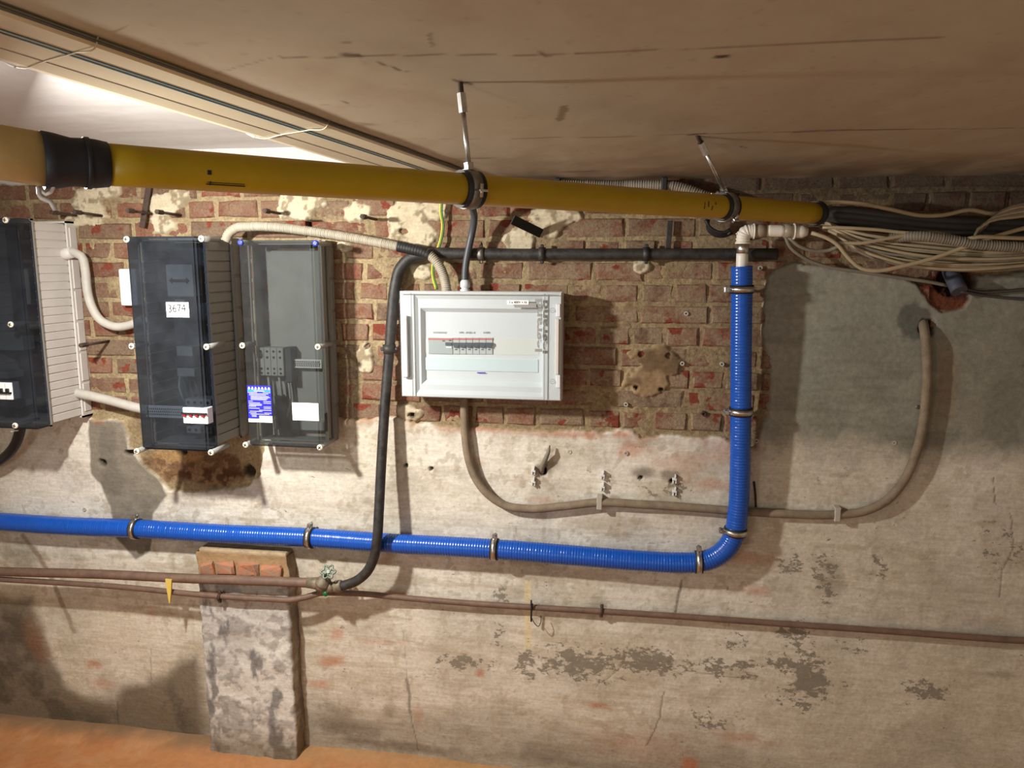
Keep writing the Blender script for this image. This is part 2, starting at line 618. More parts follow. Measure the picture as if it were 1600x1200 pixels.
def text(name, s, size, c, m, parent, right=(1, 0, 0), up=(0, 0, 1), stretch=1.0, bold=0.0):
    cu = bpy.data.curves.new(name, 'FONT')
    cu.body = s
    cu.size = size
    cu.align_x = 'CENTER'
    cu.align_y = 'CENTER'
    cu.offset = bold
    cu.extrude = 0.0002
    o = bpy.data.objects.new(name + '_curve', cu)
    COL.objects.link(o)
    dg = bpy.context.evaluated_depsgraph_get()
    me = bpy.data.meshes.new_from_object(o.evaluated_get(dg))
    COL.objects.unlink(o)
    bpy.data.objects.remove(o)
    r, u = Vector(right), Vector(up)
    nrm = r.cross(u)
    R = Matrix((r, u, nrm)).transposed().to_4x4()
    me.transform(Matrix.Translation(Vector(c)) @ R @ Matrix.Diagonal((stretch, 1, 1, 1)))
    me.materials.clear()
    me.name = name
    return link(name, me, parent, m)


# ------------------------------------------------------------------ numpy noise and painting
RNG = np.random.default_rng(5)
TAB = RNG.random((256, 256)).astype(np.float32)


def vnoise(x, y, sd=0):
    x = x + sd * 17.31
    y = y + sd * 9.77
    xi, yi = np.floor(x).astype(int), np.floor(y).astype(int)
    fx, fy = x - xi, y - yi
    fx = fx * fx * (3 - 2 * fx)
    fy = fy * fy * (3 - 2 * fy)
    a, b = TAB[xi % 256, yi % 256], TAB[(xi + 1) % 256, yi % 256]
    c, d = TAB[xi % 256, (yi + 1) % 256], TAB[(xi + 1) % 256, (yi + 1) % 256]
    return (a * (1 - fx) + b * fx) * (1 - fy) + (c * (1 - fx) + d * fx) * fy


def fbm(x, y, f, oct=4, sd=0, gain=0.5):
    s, amp, tot = 0, 1.0, 0.0
    for k in range(oct):
        s = s + amp * vnoise(x * f, y * f, sd + k * 3)
        tot += amp
        amp *= gain
        f *= 2.03
    return s / tot


def sstep(a, b, x):
    t = np.clip((x - a) / (b - a), 0, 1)
    return t * t * (3 - 2 * t)


class Canvas:
    """colour painting in metres on a plane; points given as measured photo pixels are projected on it first"""

    def __init__(s, X, Z, base, to_plane):
        s.X, s.Z, s.tp = X, Z, to_plane
        s.c = np.empty((X.size, 3), np.float32)
        s.c[:] = base

    def mix(s, m, col):
        m = np.clip(m, 0, 1)[:, None]
        s.c = s.c * (1 - m) + np.asarray(col, np.float32)[None] * m

    def scale(s, m):
        s.c *= m[:, None]

    def blob(s, px, py, rx, ry, soft=0.5, nz=0.5, f=25.0, sd=1, rot=0.0):
        cx, cz = s.tp(px, py)
        dx, dz = s.X - cx, s.Z - cz
        if rot:
            ca, sa = math.cos(rot), math.sin(rot)
            dx, dz = dx * ca + dz * sa, -dx * sa + dz * ca
        k = 0.00183
        d = np.sqrt((dx / (rx * k)) ** 2 + (dz / (ry * k)) ** 2)
        if nz:
            d = d + (fbm(s.X, s.Z, f, 4, sd) - 0.5) * 2 * nz
        return sstep(1.0, 1.0 - soft, d)

    def sdf(s, pts):
        q = [s.tp(*p) for p in pts]
        n = len(q)
        best = np.full(s.X.size, 1e9)
        ins = np.zeros(s.X.size, bool)
        for i in range(n):
            ax, az = q[i]
            bx, bz = q[(i + 1) % n]
            ex, ez = bx - ax, bz - az
            wx, wz = s.X - ax, s.Z - az
            t = np.clip((wx * ex + wz * ez) / (ex * ex + ez * ez + 1e-12), 0, 1)
            d = (wx - ex * t) ** 2 + (wz - ez * t) ** 2
            best = np.minimum(best, d)
            cond = (az > s.Z) != (bz > s.Z)
            with np.errstate(divide='ignore', invalid='ignore'):
                xi = ax + (s.Z - az) / (bz - az + 1e-12) * ex
            ins ^= cond & (s.X < xi)
        return np.where(ins, -1, 1) * np.sqrt(best)

    def line(s, pts, w, nz=0.004, f=40, sd=3):
        q = [s.tp(*p) for p in pts]
        best = np.full(s.X.size, 1e9)
        X = s.X + (fbm(s.X, s.Z, f, 3, sd) - 0.5) * 2 * nz
        Z = s.Z + (fbm(s.X, s.Z, f, 3, sd + 5) - 0.5) * 2 * nz
        for (ax, az), (bx, bz) in zip(q[:-1], q[1:]):
            ex, ez = bx - ax, bz - az
            wx, wz = X - ax, Z - az
            t = np.clip((wx * ex + wz * ez) / (ex * ex + ez * ez + 1e-12), 0, 1)
            best = np.minimum(best, (wx - ex * t) ** 2 + (wz - ez * t) ** 2)
        d = np.sqrt(best)
        return sstep(w, w * 0.4, d)


def grid_mesh(name, co, nx, nz, faces_keep, colors, m, parent=None, flip=False, alpha=None):
    """mesh from a grid of points, keeping the quads in faces_keep (bool array)"""
    idx = np.arange(nx * nz).reshape(nz, nx)
    q = np.stack([idx[:-1, :-1], idx[:-1, 1:], idx[1:, 1:], idx[1:, :-1]], -1).reshape(-1, 4)
    if flip:
        q = q[:, ::-1]
    q = q[faces_keep]
    used = np.unique(q)
    remap = np.full(nx * nz, -1)
    remap[used] = np.arange(used.size)
    q = remap[q]
    me = bpy.data.meshes.new(name)
    me.vertices.add(used.size)
    me.vertices.foreach_set('co', co[used].astype(np.float32).ravel())
    nf = q.shape[0]
    me.loops.add(nf * 4)
    me.loops.foreach_set('vertex_index', q.astype(np.int32).ravel())
    me.polygons.add(nf)
    me.polygons.foreach_set('loop_start', np.arange(0, nf * 4, 4, dtype=np.int32))
    me.polygons.foreach_set('use_smooth', np.ones(nf, bool))
    me.update(calc_edges=True)
    at = me.color_attributes.new('Col', 'FLOAT_COLOR', 'POINT')
    rgba = np.ones((used.size, 4), np.float32)
    rgba[:, :3] = np.clip(colors[used], 0, 1)
    rgba[:, 3] = 0.0 if alpha is None else alpha[used]
    at.data.foreach_set('color', rgba.ravel())
    return link(name, me, parent, m)


# ================================================================== THE WALL
ST = 0.004
x0w, x1w, z0w, z1w = -2.45, 1.45, -0.10, 1.96
nx, nz = int((x1w - x0w) / ST) + 1, int((z1w - z0w) / ST) + 1
gx, gz = np.meshgrid(np.linspace(x0w, x1w, nx), np.linspace(z0w, z1w, nz))
GX, GZ = gx.ravel(), gz.ravel()


def wall_xy(px, py):
    p = W(px, py)
    return p.x, p.z


cv = Canvas(GX, GZ, S(182, 163, 126), wall_xy)
N1 = fbm(GX, GZ, 3.0, 5, 11)
N2 = fbm(GX, GZ, 14.0, 5, 21)
N3 = fbm(GX, GZ, 45.0, 4, 31)
NS = fbm(GX * 0.35, GZ * 2.6, 22.0, 5, 41)      # horizontal trowel streaks
# --- where plaster still covers the bricks
low = [(-400, 640), (128, 642), (150, 655), (195, 658), (203, 700), (215, 712), (250, 745), (268, 764), (330, 762), (395, 757), (410, 742), (414, 712), (422, 650), (530, 648),
       (620, 654), (660, 661), (790, 667), (900, 671), (1000, 678), (1130, 684), (1178, 695), (1196, 650), (1204, 600), (1198, 560), (1187, 520), (1196, 470), (1202, 432), (1240, 408),
       (1350, 418), (1400, 430), (1432, 442), (1446, 470), (1470, 490), (1505, 482), (1515, 430), (1600, 425), (2000, 425), (2000, 1500), (-400, 1500)]
s_low = cv.sdf(low) + (N2 - 0.5) * 0.035 + (N3 - 0.5) * 0.012
up_left = [(-400, 60), (690, 60), (690, 268), (560, 276), (455, 276), (300, 284), (60, 288), (-400, 290)]
s_up = cv.sdf(up_left) + (N2 - 0.5) * 0.03 + (N3 - 0.5) * 0.01
m_low = sstep(0.003, -0.003, s_low)
m_up = sstep(0.003, -0.003, s_up)
m_rem = np.zeros(GX.size)
for k, (px, py, rx, ry) in enumerate([(140, 322, 40, 34), (170, 300, 26, 14), (120, 345, 30, 14), (262, 318, 34, 22), (280, 305, 22, 18), (255, 350, 28, 18),
                                      (472, 322, 44, 26), (455, 310, 26, 16), (560, 332, 26, 20), (635, 345, 36, 44), (660, 370, 30, 24), (680, 325, 22, 22),
                                      (862, 338, 46, 20), (815, 378, 26, 26), (846, 360, 30, 14), (1003, 418, 14, 12), (575, 560, 16, 26),
                                      (655, 425, 20, 16), (540, 385, 16, 10), (640, 645, 26, 16), (1030, 565, 44, 26), (1015, 600, 36, 26)]):
    m_rem = np.maximum(m_rem, cv.blob(px, py, rx, ry, 0.25, 0.55, 30, 50 + k))
# --- holes
holes = [(636, 726, 4.5, 4), (675, 731, 4, 3.5), (163, 722, 9, 8), (205, 706, 10, 6), (283, 706, 12, 8), (390, 736, 12, 14), (1002, 553, 4.5, 4.5), (1044, 555, 4, 4.5), (994, 605, 4, 4), (1033, 608, 4, 4), (1196, 560, 6, 7),
         (850, 736, 6, 8), (1001, 745, 5, 4), (1049, 750, 4, 4), (575, 541, 5, 5), (645, 648, 7, 5), (632, 362, 8, 5), (490, 350, 24, 7), (1447, 512, 12, 16), (1490, 440, 30, 22)]
m_hole = np.zeros(GX.size)
for k, h in enumerate(holes):
    m_hole = np.maximum(m_hole, cv.blob(*h, 0.4, 0.3, 60, 80 + k))
cover = np.clip(np.maximum(np.maximum(m_low, m_up), m_rem), 0, 1)

# --- mortar colours
cv.mix(sstep(0.45, 0.65, N2) * 0.6, S(160, 140, 108))
cv.mix(sstep(0.5, 0.7, N1) * 0.5, S(120, 100, 78))
cv.mix(sstep(-0.9, 0.5, GX) * 0.45, S(128, 108, 80))
cv.mix(cv.blob(305, 730, 110, 34, 0.3, 0.3) * (1 - m_low), S(128, 98, 70))
cv.mix(cv.blob(330, 745, 80, 20, 0.5, 0.4) * .8, S(96, 66, 44))
cv.mix(cv.blob(1478, 455, 70, 46, 0.4, 0.4), S(124, 72, 50))
cv.mix(cv.blob(1478, 455, 70, 46, 0.4, 0.4) * sstep(.45, .6, N2), S(84, 54, 42))
cv.mix(cv.blob(305, 735, 110, 34, 0.4, 0.4) * sstep(.5, .62, N3) * .7, S(168, 138, 102))
cv.mix(cv.blob(280, 712, 60, 14, 0.5, 0.4), S(176, 142, 96))
# --- dirt and painted shade right under the ceiling on the right
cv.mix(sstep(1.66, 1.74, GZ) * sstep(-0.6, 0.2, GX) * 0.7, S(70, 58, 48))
# --- plaster colours
plc = Canvas(GX, GZ, S(232, 226, 212), wall_xy)
plc.mix(sstep(0.42, 0.66, N1) * 0.55, S(206, 196, 172))
plc.mix(sstep(0.5, 0.68, fbm(GX, GZ, 7, 5, 61)) * 0.5, S(190, 184, 172))
plc.mix(sstep(0.56, 0.66, N2) * 0.35, S(178, 164, 138))
plc.mix(sstep(0.52, 0.68, NS) * sstep(1.1, 0.7, GZ) * 0.40, S(172, 156, 128))
plc.mix(sstep(0.60, 0.70, N3) * 0.4, S(150, 134, 108))
plc.mix(sstep(-0.2, 0.8, GX) * 0.35, S(206, 198, 180))
# beige tone low down
plc.mix(sstep(0.75, 0.25, GZ) * 0.35, S(216, 204, 178))
plc.mix(sstep(0.16, 0.02, GZ + (N1 - 0.5) * 0.3) * 0.55, S(132, 118, 98))
# remnants higher on the wall are creamier and pitted
plc.mix(np.clip(m_rem - m_low, 0, 1) * 0.75, S(204, 190, 158))
plc.mix(np.clip(m_rem - m_low, 0, 1) * sstep(0.54, 0.62, N3) * 0.7, S(120, 104, 80))
plc.mix(cv.blob(1025, 582, 90, 76, 0.3, 0.3), S(148, 124, 94))
plc.mix(cv.blob(1025, 582, 90, 76, 0.3, 0.3) * sstep(.48, .62, N2) * .8, S(104, 84, 62))
plc.mix(m_up, S(214, 210, 206))
# lower-left damp, dark grey-brown
damp = plc.sdf([(-400, 930), (55, 930), (70, 985), (85, 1030), (105, 1065), (130, 1085), (185, 1096), (192, 1072), (235, 1066), (262, 1048), (312, 1020), (330, 1200), (-400, 1250)])
damp = damp + (N2 - 0.5) * 0.05
plc.mix(sstep(0.03, -0.03, damp) * 0.86, S(112, 98, 78))
plc.mix(sstep(0.0, -0.09, damp) * sstep(0.45, 0.65, N2) * 0.7, S(84, 76, 62))
plc.mix(plc.blob(60, 1000, 40, 60, 0.7, 0.5) * 0.5, S(140, 92, 66))
plc.mix(plc.blob(20, 1000, 45, 80, 0.7, 0.5) * 0.55, S(92, 84, 74))
plc.mix(plc.blob(40, 860, 60, 46, 0.8, 0.5) * 0.55, S(132, 126, 108))
plc.mix(plc.blob(110, 860, 40, 26, 0.8, 0.5) * 0.35, S(140, 134, 116))
plc.mix(plc.line([(40, 836), (62, 862), (82, 896), (100, 940), (120, 985)], 0.012, 0.006) * 0.6, S(128, 104, 80))
plc.mix(plc.blob(190, 985, 110, 70, 0.8, 0.4) * sstep(-0.02, 0.05, damp) * 0.6, S(226, 214, 190))
plc.mix(plc.blob(90, 760, 150, 60, 0.6, 0.3) * 0.45, S(226, 222, 212))
plc.mix(plc.blob(480, 750, 130, 60, 0.6, 0.3) * 0.45, S(230, 226, 214))
plc.mix(plc.blob(720, 790, 160, 70, 0.7, 0.3) * 0.35, S(230, 222, 200))
# grey cement repair strip below the two enclosures
strip = plc.sdf([(143, 655), (196, 658), (203, 700), (218, 716), (252, 748), (264, 772), (243, 800), (240, 860), (215, 870), (184, 840), (176, 790), (160, 755), (146, 738)])
m_strip = sstep(0.004, -0.004, strip + (N2 - 0.5) * 0.02)
plc.mix(m_strip, S(140, 132, 118))
plc.mix(m_strip * sstep(0.45, 0.65, N2) * 0.5, S(106, 100, 90))
# rust blushes
for k, (px, py, rx, ry, a) in enumerate([(520, 1030, 34, 14, .6), (505, 1066, 40, 10, .55), (655, 1115, 14, 26, .3), (752, 1050, 14, 12, .7), (938, 1100, 32, 9, .6), (1078, 1192, 18, 16, .75), (150, 1035, 30, 12, .6), (160, 1065, 40, 14, .35),
                                         (240, 955, 14, 20, .3), (1160, 1150, 60, 18, .35), (985, 700, 40, 22, .55), (900, 678, 60, 10, .5), (760, 668, 60, 8, .5), (975, 678, 30, 12, .7), (1120, 755, 70, 12, .4), (1150, 700, 50, 30, .45),
                                         (1060, 720, 60, 30, .3), (850, 780, 40, 8, .35), (530, 985, 20, 22, .5), (600, 1000, 60, 10, .3), (745, 720, 20, 10, .35), (1165, 870, 60, 16, .35), (1180, 920, 30, 14, .5), (690, 1190, 60, 12, .4), (1000, 1160, 140, 40, .22)]):
    plc.mix(plc.blob(px, py, rx, ry, 0.8, 0.45, 30, 120 + k) * a, S(190, 118, 78))
# soot and grey smudges
for k, (px, py, rx, ry, a) in enumerate([(846, 733, 20, 16, .85), (1005, 738, 26, 14, .75), (1046, 740, 20, 12, .75), (860, 725, 30, 14, .4), (1300, 905, 30, 40, .35), (1310, 740, 20, 6, .4), (560, 1140, 80, 26, .5), (520, 1120, 50, 40, .5), (640, 1165, 160, 16, .6),
                                         (850, 1175, 80, 24, .45), (610, 1110, 20, 24, .35), (480, 985, 30, 10, .4), (1600, 990, 120, 40, .2), (1450, 1150, 120, 60, .2), (900, 1190, 200, 14, .35), (935, 950, 22, 30, .3), (735, 955, 40, 14, .2), (1550, 1050, 60, 8, .3), (1010, 690, 90, 14, .3), (420, 720, 40, 20, .2)]):
    plc.mix(plc.blob(px, py, rx, ry, 0.85, 0.5, 28, 160 + k) * a, S(112, 100, 84))
# flaked band: grey showing where the white coat has peeled
NF = fbm(GX * 0.75, GZ * 1.35, 52.0, 4, 71, 0.75)
flake = np.zeros(GX.size)
for k, (px, py, rx, ry, a) in enumerate([(900, 1035, 130, 52, 1.0), (820, 1030, 40, 60, .9), (730, 1030, 80, 22, 1.0), (1010, 1030, 90, 40, .9), (1130, 1040, 90, 36, .8), (1260, 1060, 90, 90, .95), (1240, 985, 60, 34, .95), (1290, 900, 40, 90, .75),
                                         (1370, 880, 30, 40, .7), (785, 930, 30, 40, .7), (1440, 1075, 60, 30, .75), (1050, 760, 60, 30, .75), (1230, 880, 40, 30, .7), (780, 985, 24, 40, .8), (1110, 1120, 70, 40, .65), (690, 940, 40, 16, .5), (1560, 860, 50, 70, .6), (1330, 1010, 60, 30, .6), (1150, 1000, 40, 30, .6)]):
    flake = np.maximum(flake, plc.blob(px, py, rx, ry, 0.9, 0.3, 18, 200 + k) * a)
m_flake = sstep(0.520, 0.548, NF * 0.72 + flake * 0.20) * sstep(0.03, 0.25, flake)
m_flake = m_flake * 0
# cream vertical brush mark
plc.mix(plc.sdf([(820, 905), (830, 905), (832, 1010), (820, 1012)]) .__lt__(0) * 0.6, S(232, 214, 160))
# cracks
cracks = [([(632, 985), (636, 1040), (641, 1075)], .002, .3), ([(637, 1060), (641, 1080), (642, 1110)], .007, .55), ([(642, 1110), (648, 1135), (655, 1170)], .003, .45), ([(1037, 1080), (1032, 1115), (1022, 1140), (1010, 1162)], .003, .55), ([(1066, 905), (1061, 925), (1055, 955)], .005, .6), ([(625, 1060), (660, 1052), (690, 1050)], .0015, .35),
          ([(1575, 800), (1580, 850), (1562, 890), (1558, 930)], .003, .5), ([(186, 1095), (188, 1130)], .003, .6), ([(238, 1010), (240, 1070)], .002, .4), ([(1137, 915), (1138, 975)], .0015, .5), ([(1550, 745), (1552, 785)], .002, .6),
          ([(790, 930), (812, 800), (800, 770)], .0015, .25), ([(1000, 1030), (1100, 1050), (1180, 1058)], .002, .45), ([(1000, 848), (1045, 845)], .0015, .4), ([(420, 790), (440, 800), (452, 812)], .002, .35), ([(985, 1000), (970, 1040), (930, 1070)], .002, .4)]
m_crack = np.zeros(GX.size)
for k, (pts, w, a) in enumerate(cracks):
    lm = plc.line(pts, w, 0.004, 40, 230 + k)
    m_crack = np.maximum(m_crack, lm * a)
plc.mix(m_crack, S(78, 66, 50))
# red brick dust at the brick/plaster border
edge = np.exp(-(s_low / 0.012) ** 2) * (GZ > W(800, 720).z) * (GX < 0.45)
plc.mix(edge * sstep(0.4, 0.6, N2) * 0.6, S(170, 110, 76))
# --- grey cement render to the right
s_cem = cv.sdf([(1150, 330), (2000, 330), (2000, 715), (1560, 712), (1400, 705), (1300, 700), (1205, 692), (1150, 690)])
m_cem = sstep(0.05, -0.05, s_cem + (N2 - 0.5) * 0.09)
cem = Canvas(GX, GZ, S(146, 146, 134), wall_xy)
cem.mix(sstep(0.4, 0.7, N1) * 0.6, S(130, 128, 114))
cem.mix(sstep(0.5, 0.7, N2) * 0.35, S(168, 164, 148))
cem.mix(sstep(0.55, 0.7, NS) * 0.3, S(116, 112, 98))
cem.mix(cem.blob(1475, 600, 26, 100, 0.7, 0.4) * 0.35, S(150, 120, 92))
cem.mix(cem.blob(1425, 500, 26, 34, 0.3, 0.5) * 0.8, S(92, 94, 88))
cem.mix(cem.blob(1480, 460, 50, 34, 0.6, 0.5) * 0.5, S(150, 104, 74))
cem.mix(sstep(0.7, 1.2, GX) * 0.4, S(110, 106, 94))
plcol = plc.c * (1 - m_cem[:, None]) + cem.c * m_cem[:, None]
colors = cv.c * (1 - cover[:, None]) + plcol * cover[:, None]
mh = (np.clip(m_hole * 1.1, 0, 1) * 0.9)[:, None]
colors = colors * (1 - mh) + np.array(S(40, 30, 24), np.float32)[None] * mh
colors *= (0.94 + 0.12 * N3)[:, None]

# --- relief
h_mort = 0.0016 + (N2 - 0.5) * 0.010 + (N3 - 0.5) * 0.006 - 0.004 * np.clip(cv.blob(305, 735, 110, 34, 0.4, 0.3), 0, 1) * (N2 > .5)
h_pl = 0.0115 + (N1 - 0.5) * 0.010 + (N2 - 0.5) * 0.003 + (N3 - 0.5) * 0.0012 + (NS - 0.5) * 0.0016
h_rem = 0.0125 + (N2 - 0.5) * 0.008 + (N3 - 0.5) * 0.005
mix_rem = np.clip(m_rem - np.maximum(m_low, m_up), 0, 1)
h_cov = h_pl * (1 - mix_rem) + h_rem * mix_rem
H = h_mort * (1 - cover) + h_cov * cover - m_flake * 0.0016 - m_hole * 0.022 - m_crack * 0.002
H += np.exp(-(s_low / 0.02) ** 2) * 0.002 * m_low
co = np.stack([GX, -H, GZ], -1)
idx = np.arange(nx * nz).reshape(nz, nx)
fc = lambda a: (a.reshape(nz, nx)[:-1, :-1] + a.reshape(nz, nx)[1:, 1:] + a.reshape(nz, nx)[:-1, 1:] + a.reshape(nz, nx)[1:, :-1]).ravel() / 4
f_cover = fc(cover) > 0.12
f_cem = f_cover & (fc(m_cem) > 0.5)
f_pl = f_cover & ~f_cem
wall = grid_mesh('wall_back', co, nx, nz, ~f_cover, colors, M['mortar'])
wall['kind'] = 'structure'
pl = grid_mesh('plaster_coat', co, nx, nz, f_pl, colors, M['plaster'], wall, alpha=np.clip(flake, 0, 1))
pl['label'] = 'flaking off-white plaster with rust stains'
ce = grid_mesh('cement_render', co, nx, nz, f_cem, colors, M['cement'], wall)
ce['label'] = 'smooth grey cement render at the right'


# --- bricks, one by one
def sample(arr, x, z):
    i = int(round((x - x0w) / ST))
    j = int(round((z - z0w) / ST))
    i = min(max(i, 0), nx - 1)
    j = min(max(j, 0), nz - 1)
    return arr[j * nx + i]


zb0 = W(1000, 438).z
PITCH_Z = (zb0 - W(1000, 669.4).z) / 7.0
JOINT = 0.0105


def brick_mesh(L, Hh, sd):
    rnd = random.Random(sd)
    b = bmesh.new()
    bmesh.ops.create_cube(b, size=1.0)
    bmesh.ops.scale(b, vec=(L, 0.06, Hh), verts=b.verts)
    fe = [e for e in b.edges if all(v.co.y < 0 for v in e.verts)]
    bmesh.ops.bevel(b, geom=fe, offset=0.0045, segments=1, affect='EDGES')
    for v in b.verts:
        if v.co.y < 0.0:
            v.co.x += rnd.uniform(-0.003, 0.003)
            v.co.z += rnd.uniform(-0.0022, 0.0022)
            v.co.y += rnd.uniform(-0.0015, 0.0015)
    for v in b.verts:
        v.co.y += 0.03
    bmesh.ops.triangulate(b, faces=[f for f in b.faces if len(f.verts) > 4])
    me = bpy.data.meshes.new('brick')
    b.to_mesh(me)
    b.free()
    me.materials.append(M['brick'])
    return me


variants = {}
nbrick = 0
rb = random.Random(3)
for k in range(-5, 11):
    zb = zb0 - k * PITCH_Z
    stretcher = (k % 2 == 0)
    x = x0w + 0.32 + rb.uniform(-0.05, 0.05)
    while x < x1w - 0.12:
        if stretcher:
            L = rb.choice([0.182, 0.186, 0.178, 0.184, 0.128, 0.180])
        else:
            L = rb.choice([0.084, 0.088, 0.086, 0.090, 0.082, 0.128, 0.086])
        j = JOINT + rb.uniform(-0.002, 0.004)
        Lq = round(L, 3)
        xc, zc = x + L / 2, zb + (PITCH_Z - JOINT) / 2
        x += L + j
        pts = [(xc + a * L * 0.46, zc + c * 0.02) for a in (-1, -0.5, 0, 0.5, 1) for c in (-1, 0, 1)]
        cs = [sample(cover, *p) for p in pts]
        if min(cs) > 0.6 or zc > CAM_H + 0.34:
            continue
        if sum(sample(m_hole, *p) for p in pts) > 3:
            continue
        if zc < W(1000, 684).z:
            continue
        key = (Lq, rb.randrange(3))
        if key not in variants:
            variants[key] = brick_mesh(Lq, PITCH_Z - JOINT, hash(key) % 1000)
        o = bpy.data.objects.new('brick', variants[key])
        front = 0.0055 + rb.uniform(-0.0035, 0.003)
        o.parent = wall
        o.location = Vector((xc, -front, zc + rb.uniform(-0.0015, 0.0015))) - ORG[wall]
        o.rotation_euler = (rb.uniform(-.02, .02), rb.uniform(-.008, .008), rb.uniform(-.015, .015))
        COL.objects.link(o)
        nbrick += 1
print('bricks', nbrick)

# ================================================================== CEILING
ZC = CAM_H


def ceil_z(w):
    """soffit height at distance w from the wall (it dips towards the wall)"""
    return ZC + 0.222 + 0.0818 * np.asarray(w, float)


def ceil_pt(px, py):
    """where the view line through a photo pixel meets the right hand soffit"""
    d = ray(px, py)
    t = 0.3
    while t < 3.0:
        p = CAM_P + d * t
        if p.z >= ceil_z(-p.y):
            return p
        t += 0.002
    return p


# the cream duct along the soffit marks the change between the two ceiling bays
DA = ceil_pt(0, 46)
DB = ceil_pt(655, 262)
ddir = (DB - DA).normalized()
D0, D1 = DA - ddir * 1.0, DA + ddir * ((0.0 - DA.y) / ddir.y)


def duct_x(y):
    return DA.x + ddir.x / ddir.y * (y - DA.y)


CS = 0.007
yw = np.arange(0.0, 2.9 + CS, CS)
us = np.arange(0.0, 3.3, CS)
uu, ww = np.meshgrid(us, yw)
UX = (duct_x(-ww) + uu).ravel()
WWf = ww.ravel()


def ceil_xy(px, py):
    p = ceil_pt(px, py)
    return p.x, -p.y


cc = Canvas(UX, WWf, S(176, 164, 142), ceil_xy)
C1 = fbm(UX, WWf, 2.0, 4, 301)
C2 = fbm(UX, WWf, 9.0, 5, 311)
C3 = fbm(UX, WWf, 60.0, 3, 321)
cc.mix(sstep(0.45, 0.7, C1) * 0.35, S(160, 144, 124))
cc.mix(sstep(0.5, 0.75, C2) * 0.2, S(150, 128, 98))
cc.mix(sstep(0.78, 0.84, C3) * 0.2, S(120, 98, 72))
cc.mix(cc.blob(745, 247, 34, 5, .9, .4) * .6, S(90, 74, 58))
cc.mix(cc.blob(905, 268, 60, 6, .9, .4) * .5, S(90, 74, 58))
for pts, w, a in [([(440, 90), (560, 86), (800, 83), (930, 80)], .0035, .55), ([(900, 80), (960, 78), (1200, 70), (1470, 57)], .0035, .5), ([(540, 85), (556, 86)], .012, .8), ([(590, 97), (632, 110)], .004, .7), ([(440, 85), (330, 115)], .002, .3),
                  ([(670, 48), (680, 70)], .003, .5), ([(800, 215), (1000, 212), (1130, 208), (1600, 200)], .004, .45), ([(660, 215), (760, 216)], .003, .3), ([(1240, 208), (1420, 203)], .004, .6), ([(1120, 88), (1134, 86)], .009, .95),
                  ([(500, 163), (550, 163)], .002, .3), ([(900, 265), (1050, 262)], .003, .3), ([(1155, 228), (1168, 231)], .004, .6), ([(535, 64), (545, 64)], .006, .5), ([(538, 157), (544, 160)], .005, .6), ([(845, 78), (856, 84)], .006, .6), ([(710, 125), (735, 130)], .006, .8), ([(1078, 210), (1100, 209)], .006, .8)]:
    cc.mix(cc.line(pts, w, 0.004, 25, 330) * a, S(74, 56, 40))
cc.mix(cc.sdf([(868, 188), (876, 165), (886, 165), (888, 172), (880, 187), (872, 191)]) .__lt__(0) * 0.75, S(120, 102, 72))
cc.mix(sstep(0.40, 0.05, WWf) * sstep(0.3, 0.6, C2 * 0.6 + C1 * 0.4) * 0.55, S(96, 78, 62))  # shading towards the wall, painted into the ceiling colour
CZ = ceil_z(WWf) + (C1 - 0.5) * 0.01 + (C2 - 0.5) * 0.004 * sstep(0.9, 0.1, WWf)
cco = np.stack([UX, -WWf, CZ], -1)
ncx, ncz = us.size, yw.size
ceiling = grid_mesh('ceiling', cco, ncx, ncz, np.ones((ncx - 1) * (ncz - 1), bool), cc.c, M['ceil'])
ceiling['kind'] = 'structure'
# left bay: brighter, whiter, a little higher, with the narrow riser behind the duct
us2 = np.concatenate([np.arange(-1.9, 0.0, 0.012), [0.0, 0.0005]])
yw2 = np.arange(0.0, 2.9, 0.012)
uu2, ww2 = np.meshgrid(us2, yw2)
LX = (duct_x(-ww2) + uu2).ravel()
LW = ww2.ravel()
lz = np.where(uu2.ravel() >= 0.0003, ceil_z(LW) - 0.004, ZC + 0.332 + 0.06 * LW)
lc = Canvas(LX, LW, S(206, 204, 202), ceil_xy)
lc.mix(sstep(0.5, 0.72, fbm(LX, LW, 5, 5, 401)) * 0.3, S(186, 182, 178))
lc.mix(lc.line([(262, 210), (300, 180)], .003) * .4, S(150, 140, 128))
lc.mix(lc.line([(285, 212), (318, 186)], .003) * .4, S(150, 140, 128))
lz = lz + (fbm(LX * 0.5, LW * 2, 9, 4, 411) - 0.5) * 0.005
lco = np.stack([LX, -LW, lz], -1)
ceil2 = grid_mesh('ceiling', lco, us2.size, yw2.size, np.ones((us2.size - 1) * (yw2.size - 1), bool), lc.c, M['ceil'])
ceil2['kind'] = 'structure'

# ================================================================== FLOOR
fx = np.arange(-3.2, 2.4, 0.012)
fy = np.arange(-0.03, 3.6, 0.012)
fxx, fyy = np.meshgrid(fx, fy)
FX, FY = fxx.ravel(), fyy.ravel()


def floor_xy(px, py):
    p = P(px, py, -0.06)
    return p.x, -p.y


